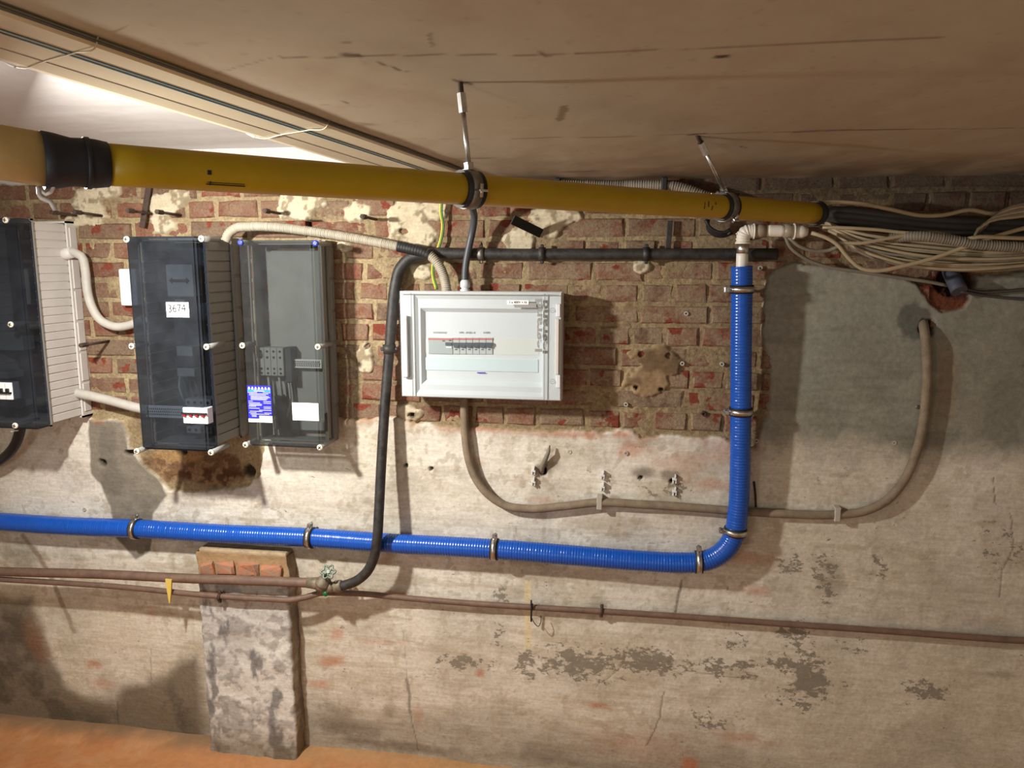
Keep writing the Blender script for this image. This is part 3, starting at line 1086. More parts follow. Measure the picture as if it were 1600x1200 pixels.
fl = Canvas(FX, FY, S(190, 132, 86), floor_xy)
F1 = fbm(FX, FY, 3.5, 5, 501)
F2 = fbm(FX, FY, 16, 5, 511)
fl.mix(sstep(0.4, 0.7, F1) * 0.55, S(178, 110, 66))
fl.mix(sstep(0.5, 0.7, F2) * 0.35, S(200, 156, 116))
fl.mix(sstep(0.10, 0.02, FY + (F2 - 0.5) * 0.08) * sstep(-1.15, -1.3, FX) * 0.7, S(120, 108, 86))
fl.mix(sstep(0.12, 0.02, FY + (F2 - 0.5) * 0.10) * sstep(-1.3, -1.1, FX) * 0.7, S(176, 142, 100))
fz = -0.060 + (F1 - 0.5) * 0.012 + 0.030 * sstep(0.14, 0.0, FY + (F2 - 0.5) * 0.04)
fco = np.stack([FX, -FY, fz], -1)
floor = grid_mesh('floor', fco, fx.size, fy.size, np.ones((fx.size - 1) * (fy.size - 1), bool), fl.c, mat_attr('painted_screed', 0.7, 40, 0.15, 0.25, 0.004), flip=True)
floor['kind'] = 'structure'

# side walls, only glimpsed from a step to the side
for nm_, xs_ in (('wall_left', x0w), ('wall_right', x1w)):
    wy, wz = np.meshgrid(np.linspace(0.02, -3.6, 91), np.linspace(-0.10, 2.05, 55))
    WY, WZ = wy.ravel(), wz.ravel()
    wn_ = fbm(WY + xs_ * 7, WZ, 5, 5, 701)
    wc = np.array(S(206, 196, 178), np.float32)[None] * (0.75 + 0.4 * wn_)[:, None]
    wco = np.stack([np.full(WY.size, xs_) + (wn_ - 0.5) * 0.01 * (1 if xs_ < 0 else -1), WY, WZ], -1)
    sw_ = grid_mesh(nm_, wco, 91, 55, np.ones(90 * 54, bool), wc, M['plaster'], flip=xs_ > 0)
    sw_['kind'] = 'structure'

# ================================================================== PILASTER (stub pier)
PD = 0.072
pa = W(311, 868, PD)
pb = W(452, 885, PD)
pc = W(462, 1186, PD)
pL, pR, pT = W(314, 1000, PD).x, W(453, 1000, PD).x, W(380, 868, PD).z
pier = thing('pilaster', 'low whitewashed masonry pier with crumbling brick top', 'pilaster', ((pL + pR) / 2, -PD / 2, 0.0))
# one skin: left side, front, right side around, bottom to top
per = [(pL, 0.0)] + [(pL, -PD * t) for t in np.linspace(0.12, 0.9, 12)] + [(x, -PD) for x in np.linspace(pL + 0.004, pR - 0.004, 64)] + [(pR, -PD * t) for t in np.linspace(0.9, 0.12, 12)] + [(pR, 0.0)]
pz = np.linspace(-0.08, pT, 160)
npx = len(per)
PXX = np.tile(np.array([p[0] for p in per]), pz.size)
PYY = np.tile(np.array([p[1] for p in per]), pz.size)
PZZ = np.repeat(pz, npx)
U = np.tile(np.arange(npx) * 0.004, pz.size)
pn = fbm(U, PZZ, 18, 5, 601)
pn2 = fbm(U, PZZ, 5, 4, 611)
lean = (pT - PZZ) * 0.012
bulge = (pn - 0.5) * 0.012
pco = np.stack([PXX + lean + bulge * np.where(np.abs(PYY) < PD * 0.95, 1, 0) + (fbm(PZZ, U * 0, 25, 3, 641) - 0.5) * 0.012 * (PYY < -0.01), PYY - bulge * (np.abs(PYY) > PD * 0.95), PZZ], -1)
ptop = np.clip((PZZ - (pT - 0.085)) / 0.01, 0, 1)
pcv = Canvas(U, PZZ, S(226, 222, 212), lambda a, b: (0, 0))
pcv.mix(sstep(0.45, 0.65, pn2) * 0.5, S(176, 172, 166))
pcv.mix(sstep(0.52, 0.64, pn) * 0.55, S(140, 134, 128))
pcv.mix(sstep(0.56, 0.66, fbm(U, PZZ, 50, 4, 651)) * 0.5, S(128, 120, 112))
vs = fbm(U * 1.7, PZZ * 0.55, 13, 5, 621, .6)
pcv.mix(sstep(0.53, 0.66, vs) * sstep(0.78, 0.5, PZZ) * 0.75, S(104, 102, 104))
pcv.mix(sstep(0.08, -0.04, PZZ) * 0.7, S(120, 108, 82))
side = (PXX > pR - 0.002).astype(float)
pcv.mix(side * 0.6, S(130, 116, 96))  # shade of the right flank painted into the coat
# the top course has lost its coat; rough mortar there, bricks set in it
pcv.mix(ptop * (1 - side * .5), S(168, 138, 102))
pco[:, 1] += np.where((np.abs(PYY) > PD * 0.95), ptop * 0.010, 0)
coat = grid_mesh('lime_coat', pco, npx, pz.size, np.ones((npx - 1) * (pz.size - 1), bool), pcv.c, M['plaster'], pier, flip=False)
tp = MB()
tp.box(((pL + pR) / 2, -PD / 2 + 0.004, pT + 0.002), (pR - pL - 0.01, PD - 0.014, 0.018), None, 0.006, 2)
cap = tp.build('mortar_cap', mat('cap_mortar', S(182, 160, 128), 0.9, var=0.35, scale=40, bump=0.8), pier)
broken = mat('broken_brick', S(190, 118, 80), 0.9, var=0.6, scale=55, bump=0.9, color2=S(146, 124, 104))
xs = [pL + 0.012, pL + 0.068, pL + 0.135, pR - 0.092, pR - 0.012]
for i in range(4):
    b = MB()
    hgt = (0.040, 0.046, 0.050, 0.044)[i]
    b.box(((xs[i] + xs[i + 1]) / 2 - 0.002, -PD + 0.017, pT - 0.072 + hgt / 2), (xs[i + 1] - xs[i] - 0.009, 0.04, hgt), None, 0.006, 1)
    for v in b.bm.verts:
        v.co += Vector((random.uniform(-.004, .004), random.uniform(-.004, .004), random.uniform(-.008, .006)))
    b.build('brick', broken, pier)

# ================================================================== ENCLOSURES
def enclosure(name, label, x0, x1, z0, z1, depth, collar, lid_mat, screws, cm, ribs):
    """wall box: base flange, ribbed collar, smoked lid, screws. depth = front of the lid, collar = back of the lid"""
    t = thing(name, label, 'electrical box', ((x0 + x1) / 2, 0, z0), 'meter enclosures on the wall')
    fl_ = 0.045
    b = MB()
    for (p, q) in (((x0, 0, z0), (x0 + 0.006, -fl_, z1)), ((x1 - 0.006, 0, z0), (x1, -fl_, z1)), ((x0, 0, z0), (x1, -fl_, z0 + 0.006)), ((x0, 0, z1 - 0.006), (x1, -fl_, z1))):
        b.box2(p, q)
    # stepped flange panels on the right side
    n = 6
    for i in range(n):
        za, zb_ = z0 + 0.015 + (z1 - z0 - 0.03) * i / n, z0 + 0.015 + (z1 - z0 - 0.03) * (i + 1) / n
        b.box2((x1 - 0.001, -0.008, za + 0.004), (x1 + 0.003, -fl_ + 0.008, zb_ - 0.004), 0.001, 1)
    b.box2((x0 + .004, -0.001, z0 + .004), (x1 - .004, -0.006, z1 - .004))
    base = b.build('base', cm, t)
    # collar: one zig-zag skin around, open front and back
    xa, xb, za, zb_ = x0 + 0.008, x1 - 0.008, z0 + 0.008, z1 - 0.008
    c = MB()
    prof = []
    if ribs:
        for i in range(ribs):
            a = za + (zb_ - za) * i / ribs
            d = za + (zb_ - za) * (i + 1) / ribs
            prof += [(0.0, a + 0.0005), (0.0, d - 0.0045), (-0.0028, d - 0.0035), (-0.0028, d - 0.0005)]
    else:
        prof = [(0, za), (0, zb_)]
    loop = [Vector((xb + o, 0, z)) for o, z in prof] + [Vector((xa - o, 0, z)) for o, z in reversed(prof)]
    n = len(loop)
    A = [c.bm.verts.new(p + Vector((0, -fl_ + 0.004, 0))) for p in loop]
    B = [c.bm.verts.new(p + Vector((0, -collar, 0))) for p in loop]
    ins = lambda p: Vector((p.x - math.copysign(0.004, p.x - (xa + xb) / 2), 0, min(max(p.z, za + .004), zb_ - .004)))
    C_ = [c.bm.verts.new(ins(p) + Vector((0, -collar, 0))) for p in loop]
    D_ = [c.bm.verts.new(ins(p) + Vector((0, -fl_ + 0.004, 0))) for p in loop]
    for i in range(n):
        j = (i + 1) % n
        for Q, R_ in ((A, B), (B, C_), (C_, D_), (D_, A)):
            c.bm.faces.new((Q[i], Q[j], R_[j], R_[i]))
    c.build('ribbed_collar', cm, t)
    # inner mounting plate
    m_ = MB()
    m_.box2((xa + 0.02, -0.03 if collar < 0.12 else -0.075, za + 0.02), (xb - 0.012, -0.034 if collar < 0.12 else -0.079, zb_ - 0.02), 0.002, 1)
    m_.build('mounting_plate', M['plate'] if collar < 0.12 else M['grey_dark'], t)
    # lid, open at the back, with a dark gasket rim
    l = bmesh.new()
    bmesh.ops.create_cube(l, size=1.0)
    bmesh.ops.scale(l, vec=(x1 - x0 - 0.002, depth - collar, z1 - z0 - 0.002), verts=l.verts)
    ed = [e for e in l.edges if not all(v.co.y > 0 for v in e.verts)]
    bmesh.ops.bevel(l, geom=ed, offset=0.006, segments=3, affect='EDGES')
    back = [f for f in l.faces if all(v.co.y > (depth - collar) / 2 - 1e-4 for v in f.verts)]
    bmesh.ops.delete(l, geom=back, context='FACES')
    bmesh.ops.translate(l, vec=((x0 + x1) / 2, -(depth + collar) / 2, (z0 + z1) / 2), verts=l.verts)
    me = bpy.data.meshes.new('lid')
    l.to_mesh(me)
    l.free()
    link('lid', me, t, lid_mat)
    g = MB()
    for (p, q) in (((x0, -collar, z0), (x0 + 0.005, -collar - 0.006, z1)), ((x1 - 0.005, -collar, z0), (x1, -collar - 0.006, z1)), ((x0, -collar, z0), (x1, -collar - 0.006, z0 + 0.005)), ((x0, -collar, z1 - 0.005), (x1, -collar - 0.006, z1))):
        g.box2(p, q)
    g.build('gasket', M['grey_mid'], t)
    for (px, py, colr, an) in screws:
        p = W(px, py, depth + 0.001)
        s_ = MB()
        s_.lathe(p + Vector((0, 0.002, 0)), (0, -1, 0), [(0, 0.0088), (0.004, 0.0088), (0.0062, 0.0072), (0.0066, 0.004)], 20)
        so = s_.build('screw', colr, t)
        k = MB()
        ca, sa = math.cos(an), math.sin(an)
        R = Matrix.Rotation(an, 3, 'Y')
        k.box(p + Vector((0, -0.0048, 0)), (0.0105, 0.0012, 0.0022), R)
        k.box(p + Vector((0, -0.0049, 0)), (0.0022, 0.0012, 0.0105), R)
        k.build('cross_slot', M['black_paint'], so)
        q = MB()
        q.cyl(p, Vector((p.x, -collar + 0.03, p.z)), 0.0075, 0.0075, 14)
        q.build('screw_post', M['grey_mid'], t)
    return t


EC, EB = M['screw_cream'], M['screw_blue']
D2 = 0.235
e2a, e2b = W(195, 369, D2), W(326, 707, D2)
box2 = enclosure('meter_enclosure', 'smoked-lid meter box with a paper number label, middle of the three', e2a.x, e2b.x, e2b.z, e2a.z, D2, 0.178,
                 M['smoke2'], [(198, 374, EC, 0.2), (315, 373, EC, 0.6), (206, 541, EC, 0.05), (323, 542, EC, 0.7), (214, 705, EC, 0.3), (330, 707, EC, 0.2)], mat('grey_collar', S(150, 154, 152), 0.5, var=0.06, scale=18), 20)
D3 = 0.145
e3a, e3b = W(371, 375, D3), W(502, 702, D3)
box3 = enclosure('meter_enclosure', 'smoked-lid box with blue sticker and blue top screws, right of the three', e3a.x, e3b.x, e3b.z, e3a.z, D3, 0.085,
                 M['smoke3'], [(376, 379, EB, 0.1), (493, 380, EB, 0.5), (379, 540, EC, 0.0), (497, 542, EC, 0.1), (384, 695, EC, 0.6), (500, 699, EC, 0.75)], mat('grey_collar_shallow', S(138, 138, 134), 0.5, var=0.06, scale=18), 0)
D1_ = 0.235
e1a, e1b = W(27, 340, D1_), W(27, 671, D1_)
box1 = enclosure('meter_enclosure', 'smoked-lid box with pale ribbed side cut off by the left photo edge', e1a.x - 0.215, e1a.x, e1b.z, e1a.z, D1_, 0.178,
                 M['smoke2'], [(9, 344, EC, 0.1), (17, 507, EC, 0.5), (24, 665, EC, 0.2)], M['grey_plastic'], 24)


def breaker(px0, py0, px1, py1, off, poles, parent, toggle, white=True, bar=M['black_paint'], name='circuit_breaker', up=False):
    a, b = W(px0, py0, off), W(px1, py1, off)
    m_ = MB()
    m_.box2((a.x, -off, b.z), (b.x, -off + 0.03, a.z), 0.0015, 1)
    br = m_.build(name, M['label_white'] if white else M['grey_plastic'], parent)
    w = (b.x - a.x) / poles
    hh = a.z - b.z
    zc = b.z + hh * (0.60 if not up else 0.36)
    k = MB()
    k.box2((a.x - 0.001, -off, zc), (b.x - 0.001, -off - 0.007, zc + hh * 0.10))
    k.build('toggle_bar', bar, br)
    for i in range(poles):
        k = MB()
        k.box2((a.x + w * (i + .14), -off + 0.001, zc - (hh * .16 if not up else -hh * .10)), (a.x + w * (i + .60), -off - 0.006, zc + (0 if not up else hh * .30)), 0.001, 1)
        k.build('toggle', toggle, br)
    for i in range(1, poles):
        k = MB()
        k.box2((a.x + w * i - 0.0004, -off - 0.0004, b.z + 0.001), (a.x + w * i + 0.0004, -off + 0.001, a.z - 0.001))
        k.build('pole_joint', M['grey_print'], br)
    return br


def perf_rail(px0, py0, px1, py1, off, parent, m_):
    a, b = W(px0, py0, off), W(px1, py1, off)
    r = MB()
    r.box2((a.x, -off, b.z), (b.x, -off + 0.004, a.z), 0.001, 1)
    ra = r.build('slotted_rail', m_, parent)
    s_ = MB()
    n, rows = max(4, int((b.x - a.x) / 0.006)), 3
    for i in range(n):
        for j in range(rows):
            x = a.x + (i + 0.5 + 0.3 * (j % 2)) * (b.x - a.x) / (n + 1)
            z = b.z + (a.z - b.z) * (0.28 + 0.22 * j)
            s_.box((x, -off - 0.0003, z), (0.0026, 0.001, 0.0052), Matrix.Rotation(0.5, 3, 'Y'))
    so = s_.build('slot_pattern', M['grey_dark'], ra)
    so['kind'] = 'stuff'
    return ra


# --- middle box: contents and label
off = 0.150
a, b = W(258, 413, off), W(303, 464, off)
q = MB()
q.box2((a.x, -off, b.z), (b.x, -off + 0.05, a.z), 0.003, 2)
sw = q.build('rotary_switch', M['plate'], box2)
c_ = (a + b) / 2
k = MB()
k.box(c_ + Vector((0, -0.003, 0)), (0.045, 0.006, 0.008), None, 0.002, 1)
k.build('switch_handle', M['black_paint'], sw)
for sx in (-1, 1):
    k = MB()
    k.prism([(c_.x + sx * 0.032, -off - 0.001, c_.z), (c_.x + sx * 0.022, -off - 0.001, c_.z + 0.009), (c_.x + sx * 0.022, -off - 0.001, c_.z - 0.009)], (0, -0.002, 0))
    k.build('arrow_head', M['black_paint'], sw)
q = MB()
a, b = W(272, 466, 0.12), W(288, 473, 0.12)
q.box2((a.x, -.12, b.z), (b.x, -.10, a.z), 0.002, 1)
q.build('switch_tab', M['plate'], box2)
a, b = W(259, 472, D2 + 0.001), W(296, 496, D2 + 0.001)
q = MB()
q.box2((a.x, -D2 - 0.0012, b.z), (b.x, -D2, a.z))
lab = q.build('number_label', M['label_white'], box2)
text('handwriting', '3674', 0.031, ((a.x + b.x) / 2 - 0.002, -D2 - 0.0016, (a.z + b.z) / 2 + 0.003), M['black_paint'], lab, right=Vector((1, 0, 0.05)).normalized(), up=Vector((-0.05, 0, 1)).normalized(), stretch=0.9)
for (p0, p1, m_) in (((275, 541), (301, 557), 'plate'), ((272, 556), (302, 575), 'grey_dark'), ((276, 575), (304, 589), 'plate')):
    a, b = W(*p0, off), W(*p1, off)
    q = MB()
    q.box2((a.x, -off, b.z), (b.x, -off + 0.05, a.z), 0.002, 1)
    q.build('contactor_block', M[m_], box2)
for i, (px, m_) in enumerate(((281, 'plate'), (288, 'grey_dark'), (295, 'grey_dark'), (302, 'grey_dark'))):
    tube('wire', [(px, 588, 0.12), (px - 1 + i * 2, 605, 0.13), (px + 8 + i * 2, 628, 0.13)], 0.0035, M[m_], box2, seg=8, step=0.02)
perf_rail(227, 633, 287, 654, 0.19, box2, M['label_white'])
for (p0, p1) in (((289, 623), (330, 635)), ((291, 666), (332, 678))):
    a, b = W(*p0, 0.16), W(*p1, 0.16)
    q = MB()
    q.box2((a.x, -.16, b.z), (b.x, -.10, a.z), 0.001, 1)
    st_ = q.build('terminal_strip', M['plate'], box2)
    for i in range(4):
        p = Vector((a.x + (b.x - a.x) * (i + .5) / 4, -.16, (a.z + b.z) / 2))
        k = MB()
        k.cyl(p + Vector((0, .001, 0)), p + Vector((0, -.002, 0)), 0.004, seg=10)
        k.build('terminal_screw', M['black_paint'], st_)
breaker(285, 636.5, 325, 663, D2 + 0.004, 4, box2, M['red_toggle'])
# --- left box: breaker
breaker(-22, 597, 20, 625, D1_ + 0.004, 4, box1, M['black_paint'], up=True)
for (p0, p1) in (((-20, 580), (14, 592)), ((-12, 627), (28, 637))):
    a, b = W(*p0, 0.16), W(*p1, 0.16)
    q = MB()
    q.box2((a.x, -.16, b.z), (b.x, -.10, a.z), 0.001, 1)
    q.build('terminal_strip', M['plate'], box1)
a, b = W(-30, 518, .15), W(36, 548, .15)
q = MB()
q.box2((a.x, -.15, b.z), (b.x, -.10, a.z), 0.002, 1)
q.build('contactor_block', M['plate'], box1)
# --- right box: terminal block, rail, wires, stickers
o3 = 0.075
a, b = W(402, 543, o3), W(444, 588, o3)
q = MB()
q.box2((a.x, -o3, b.z), (b.x, -o3 + 0.042, a.z), 0.002, 1)
tb = q.build('terminal_block', M['plate'], box3)
for r_, rz in enumerate((0.87, 0.66, 0.26, 0.10)):
    for i in range(4):
        p = Vector((a.x + (b.x - a.x) * (i + .5) / 4, -o3, b.z + (a.z - b.z) * rz))
        k = MB()
        k.cyl(p + Vector((0, .001, 0)), p + Vector((0, -.0015, 0)), 0.0035, seg=10)
        k.build('terminal_screw', M['black_paint'], tb)
k = MB()
for i in (1, 2, 3):
    x = a.x + (b.x - a.x) * i / 4
    k.box2((x - .0006, -o3 - .0005, b.z), (x + .0006, -o3 + .001, a.z))
ko = k.build('block_joint', M['grey_dark'], tb)
ko['kind'] = 'stuff'
q = MB()
a2, b2 = W(444, 543, o3), W(457, 598, o3)
q.box2((a2.x, -o3, b2.z), (b2.x, -o3 + 0.04, a2.z), 0.002, 1)
q.build('end_block', M['grey_dark'], box3)
perf_rail(457, 561, 503, 576, 0.06, box3, M['label_white'])
for i, (px, m_) in enumerate(((409, 'plate'), (419, 'plate'), (428, 'black_plastic'), (436, 'plate'), (446, 'black_plastic'), (450, 'plate'))):
    tube('wire', [(px, 588, 0.06), (px + 2, 605, 0.062), (px + 4, 622, 0.06), (440 + i, 660, 0.055)], 0.0038, M[m_], box3, seg=8, step=0.02)
tube('sheathed_cable', [(437, 618, 0.058), (441, 645, 0.056), (444, 668, 0.05), (446, 690, 0.045)], 0.016, M['black_plastic'], box3, seg=12, step=0.02)
a, b = W(385.5, 602, D3 + 0.001), W(426, 660.5, D3 + 0.001)
q = MB()
q.box2((a.x, -D3 - 0.0012, b.z), (b.x, -D3, a.z))
stk = q.build('blue_sticker', M['blue_print'], box3)
stk['label'] = 'blue information sticker with white print'
sw_, sh_ = b.x - a.x, a.z - b.z


def sbar(u0, v0, u1, v1, m_, nm='print_line', d=0.0016):
    k = MB()
    k.box2((a.x + sw_ * u0, -D3 - d, a.z - sh_ * v1), (a.x + sw_ * u1, -D3 - 0.001, a.z - sh_ * v0))
    return k.build(nm, m_, stk)


sbar(0.02, .12, .98, .165, M['teal_print'], 'teal_band')
sbar(0.28, .13, .72, .155, M['pale_print'], 'print_line', .0019)
for i in range(7):
    k = MB()
    ux = a.x + sw_ * (0.09 + i * 0.137)
    k.prism([(ux - .004, -D3 - .001, a.z - sh_ * .105), (ux + .004, -D3 - .001, a.z - sh_ * .105), (ux + .002, -D3 - .001, a.z - sh_ * .045), (ux - .001, -D3 - .001, a.z - sh_ * .035)], (0, -.0006, 0))
    k.build('pictogram', M['label_white'], stk)
for (u0, v, u1) in ((.03, .18, .42), (.66, .18, .97), (.08, .215, .88), (.08, .25, .78), (.14, .285, .9), (.14, .315, .95), (.14, .345, .85), (.14, .375, .8), (.04, .42, .22), (.66, .42, .97), (.04, .465, .52), (.66, .465, .97), (.06, .50, .6),
                    (.06, .53, .58), (.04, .56, .35), (.66, .57, .97), (.04, .61, .5), (.66, .61, .97), (.46, .66, .97), (.08, .695, .6), (.04, .735, .35), (.68, .735, .97), (.1, .77, .88), (.14, .805, .35), (.16, .835, .35)):
    sbar(u0, v, u1, v + .014, M['pale_print'])
sbar(0.0, .905, 1.0, 1.0, M['label_white'], 'white_footer')
sbar(0.46, .82, 1.0, .905, M['label_white'], 'white_corner')
sbar(0.52, .845, .68, .86, M['grey_print'], 'print_line', .0019)
sbar(0.54, .875, .66, .887, M['grey_print'], 'print_line', .0019)
a, b = W(456, 629, D3 + 0.001), W(498.5, 658, D3 + 0.001)
q = MB()
q.box2((a.x, -D3 - 0.0014, b.z), (b.x, -D3, a.z), 0.0006, 1)
q.build('blank_label', M['label_white'], box3)

# --- little white junction box beside the middle enclosure
a, b = W(184, 420, 0.035), W(206, 478, 0.035)
q = MB()
q.box2((a.x, 0, b.z), (b.x + .02, -0.035, a.z), 0.005, 2)
jb = q.build('junction_box', M['white_panel'])
tag(jb, 'small white plastic junction box half hidden behind the middle meter box', 'junction box')

# ================================================================== CONSUMER UNIT
U0 = 0.118
ua, ub = W(622, 455, U0), W(876, 628, U0)
ux0, ux1, uz0, uz1 = ua.x, ub.x, ub.z, ua.z
unit = thing('consumer_unit', 'white fuse box with clear door, row of breakers and grey lettering', 'fuse box', ((ux0 + ux1) / 2, 0, uz0))
uw, uh = ux1 - ux0, uz1 - uz0


def up_(px, py, off=U0):
    return W(px, py, off)


q = MB()
q.box2((ux0 + 0.008, 0.0, uz0 + 0.006), (ux1 - 0.006, -0.045, uz1 - 0.006), 0.004, 2)
q.build('back_tray', M['grey_plastic'], unit)
# front shell: rim frame with bevelled recess, one mesh
q = MB()
xl, xr = up_(647, 500).x, up_(848, 500).x
loops = []
def rect(x0_, x1_, z0_, z1_, y):
    return [q.bm.verts.new((x0_, y, z0_)), q.bm.verts.new((x1_, y, z0_)), q.bm.verts.new((x1_, y, z1_)), q.bm.verts.new((x0_, y, z1_))]
zr0, zr1 = up_(700, 603).z, up_(700, 482).z
loops.append(rect(ux0 + .004, ux1 - .002, uz0 + .003, uz1 - .003, -0.043))
loops.append(rect(ux0, ux1, uz0, uz1, -0.055))
loops.append(rect(ux0, ux1, uz0, uz1, -U0 + 0.016))
loops.append(rect(ux0 + .003, ux1 - .003, uz0 + .003, uz1 - .003, -U0 + 0.010))
loops.append(rect(xl, xr, uz0 + .010, uz1 - .010, -U0 + 0.010))
loops.append(rect(xl + .008, xr - .002, uz0 + .022, uz1 - .022, -U0 + 0.016))
loops.append(rect(xl + .014, xr - .003, zr0, zr1, -U0 + 0.016))
loops.append(rect(xl + .022, xr - .004, zr0 + .012, zr1 - .012, -U0 + 0.030))
for A, B in zip(loops[:-1], loops[1:]):
    for i in range(4):
        j = (i + 1) % 4
        q.bm.faces.new((A[i], A[j], B[j], B[i]))
q.bm.faces.new(loops[-1])
q.build('housing', M['white_plastic'], unit)
FP = U0 - 0.030
# breaker slot row
a, b = W(660, 527, FP), W(842, 555, FP)
q = MB()
q.box2((a.x, -FP - 0.001, b.z), (b.x, -FP, a.z))
q.build('breaker_window', mat('slot_cover', S(222, 224, 220), 0.5), unit)
a, b = W(669, 527.5, FP + .004), W(707.5, 553.5, FP + .004)
q = MB()
q.box2((a.x, -FP - .004, b.z), (b.x, -FP + .01, a.z), 0.001, 1)
rcd = q.build('residual_current_device', mat('device_grey', S(172, 178, 178), 0.45), unit)
k = MB()
k.box2((a.x, -FP - .0048, a.z - .006), (b.x, -FP - .004, a.z - .002))
k.build('red_stripe', M['red_print'], rcd)
p, r_ = W(696, 535, FP + .005), W(706, 540, FP + .005)
k = MB()
k.box2((p.x, -FP - .008, r_.z), (r_.x, -FP - .004, p.z), .0008, 1)
k.build('test_toggle', M['slate'], rcd)
p, r_ = W(697, 541, FP + .005), W(706, 544.5, FP + .005)
k = MB()
k.box2((p.x, -FP - .006, r_.z), (r_.x, -FP - .004, p.z), .0005, 1)
k.build('test_button', M['white_panel'], rcd)
for (x_, y_) in ((693, 532.6), (703, 531.8)):
    p = W(x_, y_, FP + .005)
    k = MB()
    k.box(p, (.007, .001, .003))
    k.build('print_mark', M['grey_dark'], rcd)
bk_grey = mat('breaker_grey', S(190, 194, 194), 0.45)
for i in range(6):
    xa_, xb_ = 708 + i * 10.33, 708 + (i + 1) * 10.33 - 0.3
    a, b = W(xa_, 527.5, FP + .004), W(xb_, 553.5, FP + .004)
    q = MB()
    q.box2((a.x, -FP - .004, b.z), (b.x, -FP + .01, a.z), 0.0008, 1)
    br = q.build('circuit_breaker', bk_grey, unit)
    hh = a.z - b.z
    k = MB()
    k.box2((a.x, -FP - .0048, a.z - .006), (b.x, -FP - .004, a.z - .002))
    k.build('red_stripe', M['red_print'], br)
    k = MB()
    k.box2((a.x - .0002, -FP - .010, b.z + hh * .52), (b.x + .0002, -FP - .004, b.z + hh * .70))
    k.box2((a.x + .003, -FP - .0095, b.z + hh * .40), (b.x - .003, -FP - .004, b.z + hh * .56))
    k.build('toggle', M['slate'], br)
    k = MB()
    k.box2((a.x + .005, -FP - .0046, b.z + hh * .25), (b.x - .006, -FP - .004, b.z + hh * .31))
    k.build('print_mark', M['grey_dark'], br)
# blank label strip below
a, b = W(661, 558, FP), W(841, 582, FP)
q = MB()
q.box2((a.x, -FP - 0.0025, b.z), (b.x, -FP, a.z), 0.001, 1)
q.build('label_strip', M['pale_blue'], unit)
p = W(752, 582.5, FP + .003)
k = MB()
k.box(p + Vector((0, -.0008, 0)), (.024, .0008, .0028))
k.build('tiny_print', M['blue_print'], unit)
p = W(688, 519.5, FP)
for s_, px_ in (('DOORDOEF', 688), ('HFB - BORD B', 730), ('KABEL', 761)):
    p = W(px_, 519.8, FP)
    text('marker_writing', s_, 0.0074, p + Vector((0, -.001, 0)), M['grey_mid'], unit, stretch=1.0)
# clear door with its frame lines, standing in front
q = MB()
q.box2((ux0 + .001, -U0 + .0045, uz0 + .002), (ux1 - .004, -U0 + .002, uz1 - .002), .0012, 1)
q.build('clear_door', M['clear'], unit)
for px_ in (643.5, 850.5):
    x_ = W(px_, 540, U0).x
    k = MB()
    k.box2((x_ - .0008, -U0 + .0008, uz0 + .004), (x_ + .0008, -U0 + .003, uz1 - .004))
    k.build('door_groove', M['grey_mid'], unit)
k = MB()
k.box2((ux0 + .006, -U0 + .0008, uz1 - .0085), (ux1 - .008, -U0 + .003, uz1 - .0070))
k.build('door_groove', M['grey_mid'], unit)
# handle at the left, hinges at the right
a, b = W(626, 492, U0), W(639, 590, U0)
q = MB()
q.box2((a.x, -U0 - .006, b.z), (b.x, -U0 + .003, a.z), .0055, 3)
hd = q.build('door_handle', M['white_plastic'], unit)
p = W(630.5, 499.5, U0 + .006)
k = MB()
k.ring(p, (0, 1, 0), .0042, .0052, .001, 20)
k.build('lock_ring', M['grey_mid'], hd)
for py_ in (485, 596):
    p = W(863.5, py_, U0)
    k = MB()
    k.ring(p + Vector((0, -.0006, 0)), (0, 1, 0), .0058, .0070, .0012, 22)
    k.box(p + Vector((0, -.0006, 0)), (.006, .001, .0012))
    k.build('hinge_screw', M['grey_mid'], unit)
    k = MB()
    pa_, pb_ = W(869, py_ - 10, U0), W(874, py_ + 10, U0)
    k.box2((pa_.x, -U0 - .004, pb_.z), (pb_.x + .003, -U0 + .012, pa_.z), .0015, 1)
    k.build('hinge', M['white_plastic'], unit)
k = MB()
pa_, pb_ = W(868, 498, U0), W(873, 585, U0)
k.box2((pa_.x, -U0 - .003, pb_.z), (pb_.x, -U0 + .006, pa_.z), .0015, 1)
k.build('hinge_rail', M['grey_plastic'], unit)
# lettering on the door and its grey block, voltage sticker
p = W(845.5, 511, U0 + .001)
text('door_lettering', 'legrand', 0.0270, p + Vector((-.0055, -.001, 0.004)), M['grey_print'], unit, right=(0, 0, 1), up=(-1, 0, 0), stretch=1.84, bold=.0009)
a, b = W(804, 473, U0), W(838, 481, U0)
k = MB()
k.box2((a.x, -U0 + .0008, b.z), (b.x, -U0 + .0022, a.z))
k.build('grey_caption', M['grey_print'], unit)
a, b = W(792, 469, U0), W(826, 476, U0)
k = MB()
k.box2((a.x, -U0 - .0004, b.z), (b.x, -U0 + .001, a.z))
vs_ = k.build('voltage_sticker', M['label_white'], unit)
text('sticker_text', '3 x 400V + N', 0.0088, ((a.x + b.x) / 2, -U0 - .0008, (a.z + b.z) / 2), M['black_paint'], vs_)
# cable gland on top
gp = W(727, 455, 0.06)
q = MB()
q.lathe((gp.x, -.06, uz1 - .004), (0, 0, 1), [(0, .015), (.008, .015), (.009, .0115), (.013, .0115), (.014, .0145), (.028, .0145), (.034, .0105), (.036, .009)], 12)
q.build('cable_gland', mat('gland_grey', S(200, 204, 206), 0.45), unit)

